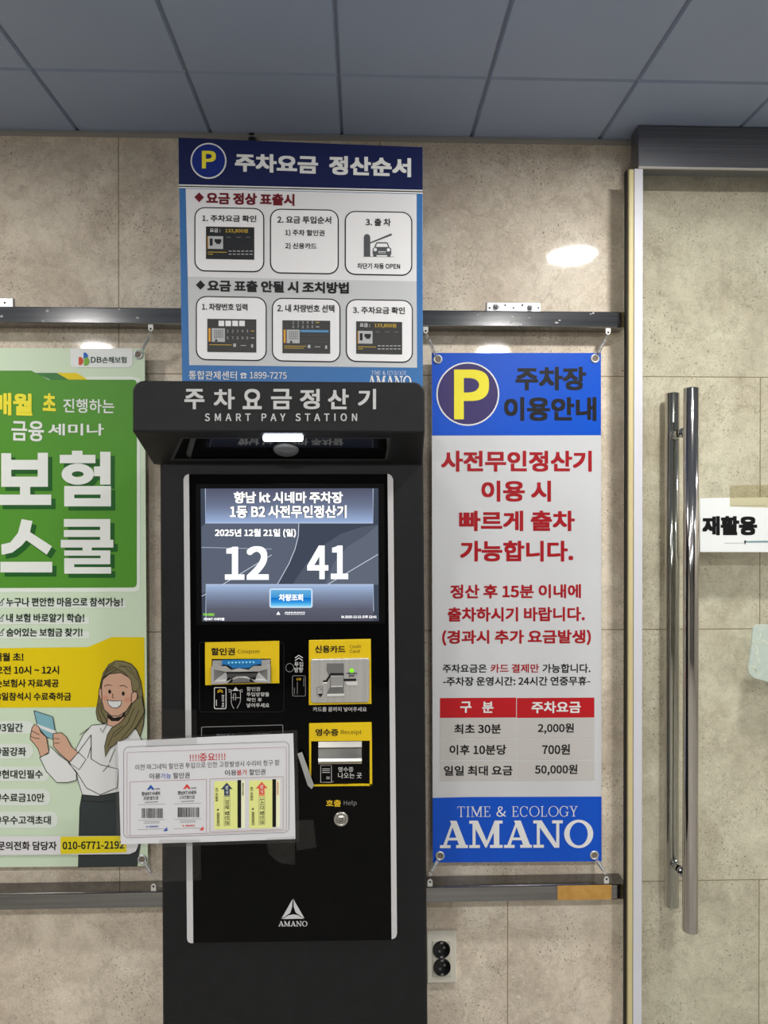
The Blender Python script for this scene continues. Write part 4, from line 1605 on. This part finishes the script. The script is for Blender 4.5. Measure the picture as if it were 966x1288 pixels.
for k, mt in enumerate((STL, STM, STM, STL, STL)):
    m.add([pts[2 * k], pts[2 * k + 1], pts[2 * k + 3], pts[2 * k + 2]], [(0, 1, 2, 3)], mt)
m.prism_px([z8(157, 752), z8(437, 749), z8(437, 753), z8(157, 757)], YP - .0065, YP - .004, M((70, 68, 64), .4))
for s_ in (0, 1):
    e = [pts[2 * k + s_] for k in range(6)]
    back = [Vector((v.x, YP, v.z)) for v in e]
    for k in range(5):
        m.add([e[k], e[k + 1], back[k + 1], back[k]], [(0, 1, 2, 3)], STL)
m.add([pts[10], pts[11], Vector((pts[11].x, YP, pts[11].z)), Vector((pts[10].x, YP, pts[10].z))], [(0, 1, 2, 3)], STL)
m.build('steel_chute', ro)
p = Pr(YPL)
p.zoom(370, 795, .19400)
p.text('영수증', 138, 627, 287, 673, INK, .016, 1)
p.text('Receipt', 303, 634, 438, 669, M((70, 58, 20), .4), 0, 1)
p.build('lettering', ro)
p = Pr(YP)
p.zoom(370, 795, .19400)
p.text('영수증', 285, 874, 384, 906, PW, .004, 1)
p.text('나오는 곳', 285, 911, 438, 948, PW, .004, 1)
p.line([(172, 866), (172, 974), (235, 974), (255, 968)], 3, PW, 1)
p.line([(242, 866), (242, 968)], 3, PW, 1)
p.line([(172 + k * 7, 866 - (k % 2) * 6) for k in range(11)], 3, PW, 1)
for u0, v, u1 in ((182, 886, 232), (182, 898, 232), (182, 910, 232), (208, 940, 232), (208, 950, 232)):
    p.line([(u0, v), (u1, v)], 3.5, PW, 1)
p.build('receipt_pictogram', fp)

# call button
c = P(429, 1029.8, YP)
m = MB()
m.lathe(c, (0, -1, 0), [(0, .0122), (.0025, .0120), (.0035, .0108), (.0030, .0082), (.0018, .0080), (.0018, .0070), (.0034, .0066), (.0036, .0001)], M((176, 174, 168), .28, .9), 36)
m.lathe(c, (0, -1, 0), [(.0038, .0036), (.0040, .0036), (.0040, .0024), (.0038, .0024)], M((60, 60, 60), .4), 20)
m.build('call_button', KT)

# ------------------------------------------------------------------ laminated coupon notice taped on the front
YN = YP - .0085
t = thing('laminated_notice', 'white laminated coupon notice taped across the left side of the pay station', 'notice', P(260, 1060, YN))
m = MB()
m.prism_px([(148, 933), (205, 930), (280, 926), (368.8, 922.6), (370.4, 980), (371.5, 1055.2), (262, 1059), (152, 1062), (150, 1000)], YN, YN + .0006, M((204, 205, 209), .4))
m.build('paper', t)
f6 = (140, 890, .26915)
p = Pr(YN)
p.zoom(*f6, -.034)
BRN, GRYL = M((150, 110, 104), .4), M((92, 92, 98), .4)
p.band(*[[(x, y - .008 * 0) for x, y in p.rpts(a_, b_, c_, d_, r_)] for a_, b_, c_, d_, r_ in ((57, 170, 832, 597, 26), (59, 172, 830, 595, 24))], GRYL, 1)
p.rout(73, 196, 819, 588, 6, 1.6, BRN, 1)
p.rout(87, 340, 446, 594, 2, 1.8, BRN, 1)
p.rout(460, 327, 804, 576, 2, 1.8, BRN, 1)
RT = M((186, 40, 44), .4)
p.text('!!!!', 367, 219, 411, 249, RT, .004, 1)
p.text('중요', 413, 213, 485, 250, RT, .006, 1)
p.text('!!!!', 488, 214, 533, 245, RT, .004, 1)
p.text('이전 마그네틱 할인권 투입으로 인한 고장발생시 수리비 청구 함', 112, 254, 786, 281, INK, .002, 1)
BT = M((50, 80, 170), .4)
p.text('이용', 178, 306, 230, 333, INK, .004, 1)
p.text('가능', 231, 306, 280, 332, BT, .004, 1)
p.text('할인권', 289, 303, 366, 330, INK, .004, 1)
p.text('이용', 531, 291, 585, 317, INK, .004, 1)
p.text('불가', 586, 289, 635, 316, RT, .004, 1)
p.text('할인권', 644, 287, 720, 314, INK, .004, 1)
p.build('lettering', t)
rnd = random.Random(3)
for dx, dy, colr, name_ in ((0, 0, M((40, 84, 160), .4), '30분할인권'), (169, -4, M((206, 62, 56), .4), '1시간할인권')):
    p = Pr(YN)
    p.zoom(*f6, -.03)
    p.poly([(166 + dx, 384 + dy), (185 + dx, 360 + dy), (203 + dx, 383 + dy), (192 + dx, 384 + dy), (185 + dx, 376 + dy), (177 + dx, 384 + dy)], colr, 1)
    p.text('AMANO', 205 + dx, 376 + dy, 229 + dx, 382 + dy, INK, .01, 1)
    p.text('향남KT시네마', 142 + dx, 392 + dy, 229 + dx, 410 + dy, INK, .012, 1)
    p.text(name_, 150 + dx, 414 + dy, 220 + dx, 431 + dy, INK, .008, 1)
    p.line([(157 + dx, 443 + dy), (219 + dx, 440 + dy)], 3, GRYL, 1)
    for v in (452, 525, 568):
        p.line([(124 + dx, v + 2 + dy), (252 + dx, v - 2 + dy)], 1.3, GRYL, 1)
    x = 142
    while x < 238:
        wd = rnd.choice((1.5, 2, 3, 4.5))
        p.rect(x + dx, 470 + dy, x + wd + dx, 516 + dy, INK, 1)
        x += wd + rnd.choice((1.5, 2, 3))
    for v in (533, 539):
        p.line([(152 + dx, v + 1 + dy), (226 + dx, v - 1 + dy)], 1.6, GRYL, 1)
    p.poly([(162 + dx, 559 + dy), (167 + dx, 551 + dy), (172 + dx, 559 + dy)], colr, 1)
    p.text('AMANO', 176 + dx, 551 + dy, 221 + dx, 559 + dy, colr, .02, 1)
    p.poly([(242 + dx, 578 + dy), (263 + dx, 576 + dy), (261 + dx, 558 + dy)], colr, 1)
    p.build('printed_ticket', t, label='printed white ticket with a barcode and a ' + ('blue' if dx == 0 else 'red') + ' mark')
for dx, dy, colr, name_ in ((0, 0, M((52, 66, 92), .4), '30분 할인권'), (163, -4, M((214, 92, 70), .4), '1시간 할인권')):
    p = Pr(YN)
    p.zoom(*f6, -.02)
    tw = lambda pts: [(x + dx, y + dy) for x, y in pts]
    p.rrect(481 + dx, 343 + dy, 596 + dx, 568 + dy, 8, M((216, 220, 140), .4), 1)
    p.rrect(600 + dx, 340 + dy, 625 + dx, 563 + dy, 6, M((228, 230, 196), .4), .6)
    p.rect(590 + dx, 338 + dy, 607 + dx, 561 + dy, BLACK, 1.4)
    p.poly(tw([(512, 382), (540, 350), (567, 380), (553, 381), (554, 410), (528, 411), (527, 382)]), colr, 1.4)
    p.text('입구', 535 + dx, 364 + dy, 547 + dx, 404 + dy, WHITE, .01, 1.8, rot=90)
    p.rect(525 + dx, 413 + dy, 556 + dx, 416 + dy, colr, 1.4)
    p.rout(527 + dx, 422 + dy, 555 + dx, 551 + dy, 1, 1.6, GRYL, 1.4)
    p.text(name_, 532 + dx, 428 + dy, 552 + dx, 546 + dy, INK, .008, 1.4, rot=90)
    p.poly(tw([(492, 479), (502, 470), (502, 483)]), INK, 1.4)
    p.text('AMANO', 493 + dx, 489 + dy, 507 + dx, 553 + dy, INK, .01, 1.4, rot=90)
    p.text('KT 시네마', 486 + dx, 376 + dy, 500 + dx, 438 + dy, INK, .01, 1.4, rot=90)
    p.text('AMANO KOREA', 612 + dx, 350 + dy, 619 + dx, 412 + dy, colr if dx else INK, .01, 1.4, rot=90)
    p.build('printed_ticket', t, label='printed yellow ticket with ' + ('a dark blue' if dx == 0 else 'a red') + ' arrow')
# clear tape and film edges
TAPE = clear((.95, .95, .945), .018, .15)
for pts in ([(189, 893), (247, 892.5), (248, 936), (183, 940)],
            [(200, 1056), (252, 1056), (253, 1107), (200, 1110)],
            [(335, 1054), (371, 1052), (371, 1088), (352, 1086), (338, 1074)],
            [(372, 1032), (394, 1031), (398, 1066), (373, 1070)]):
    m = MB()
    m.prism_px(pts, YN - .0006, YN - .0004, TAPE)
    m.build('clear_tape', t)
m = MB()
m.prism_px([(374, 948), (380, 946), (395, 988), (392, 992.5), (387, 988)], YN - .0010, YN - .0004, M((150, 150, 148), .2))
m.build('tape_strip', t)
m = MB()
m.prism_px([(144, 930), (374, 918), (376.5, 1059.5), (147, 1067)], YN - .0002 + .0010, YN + .0012, clear((.93, .93, .93), .03, .1))
m.build('laminate_film', t)
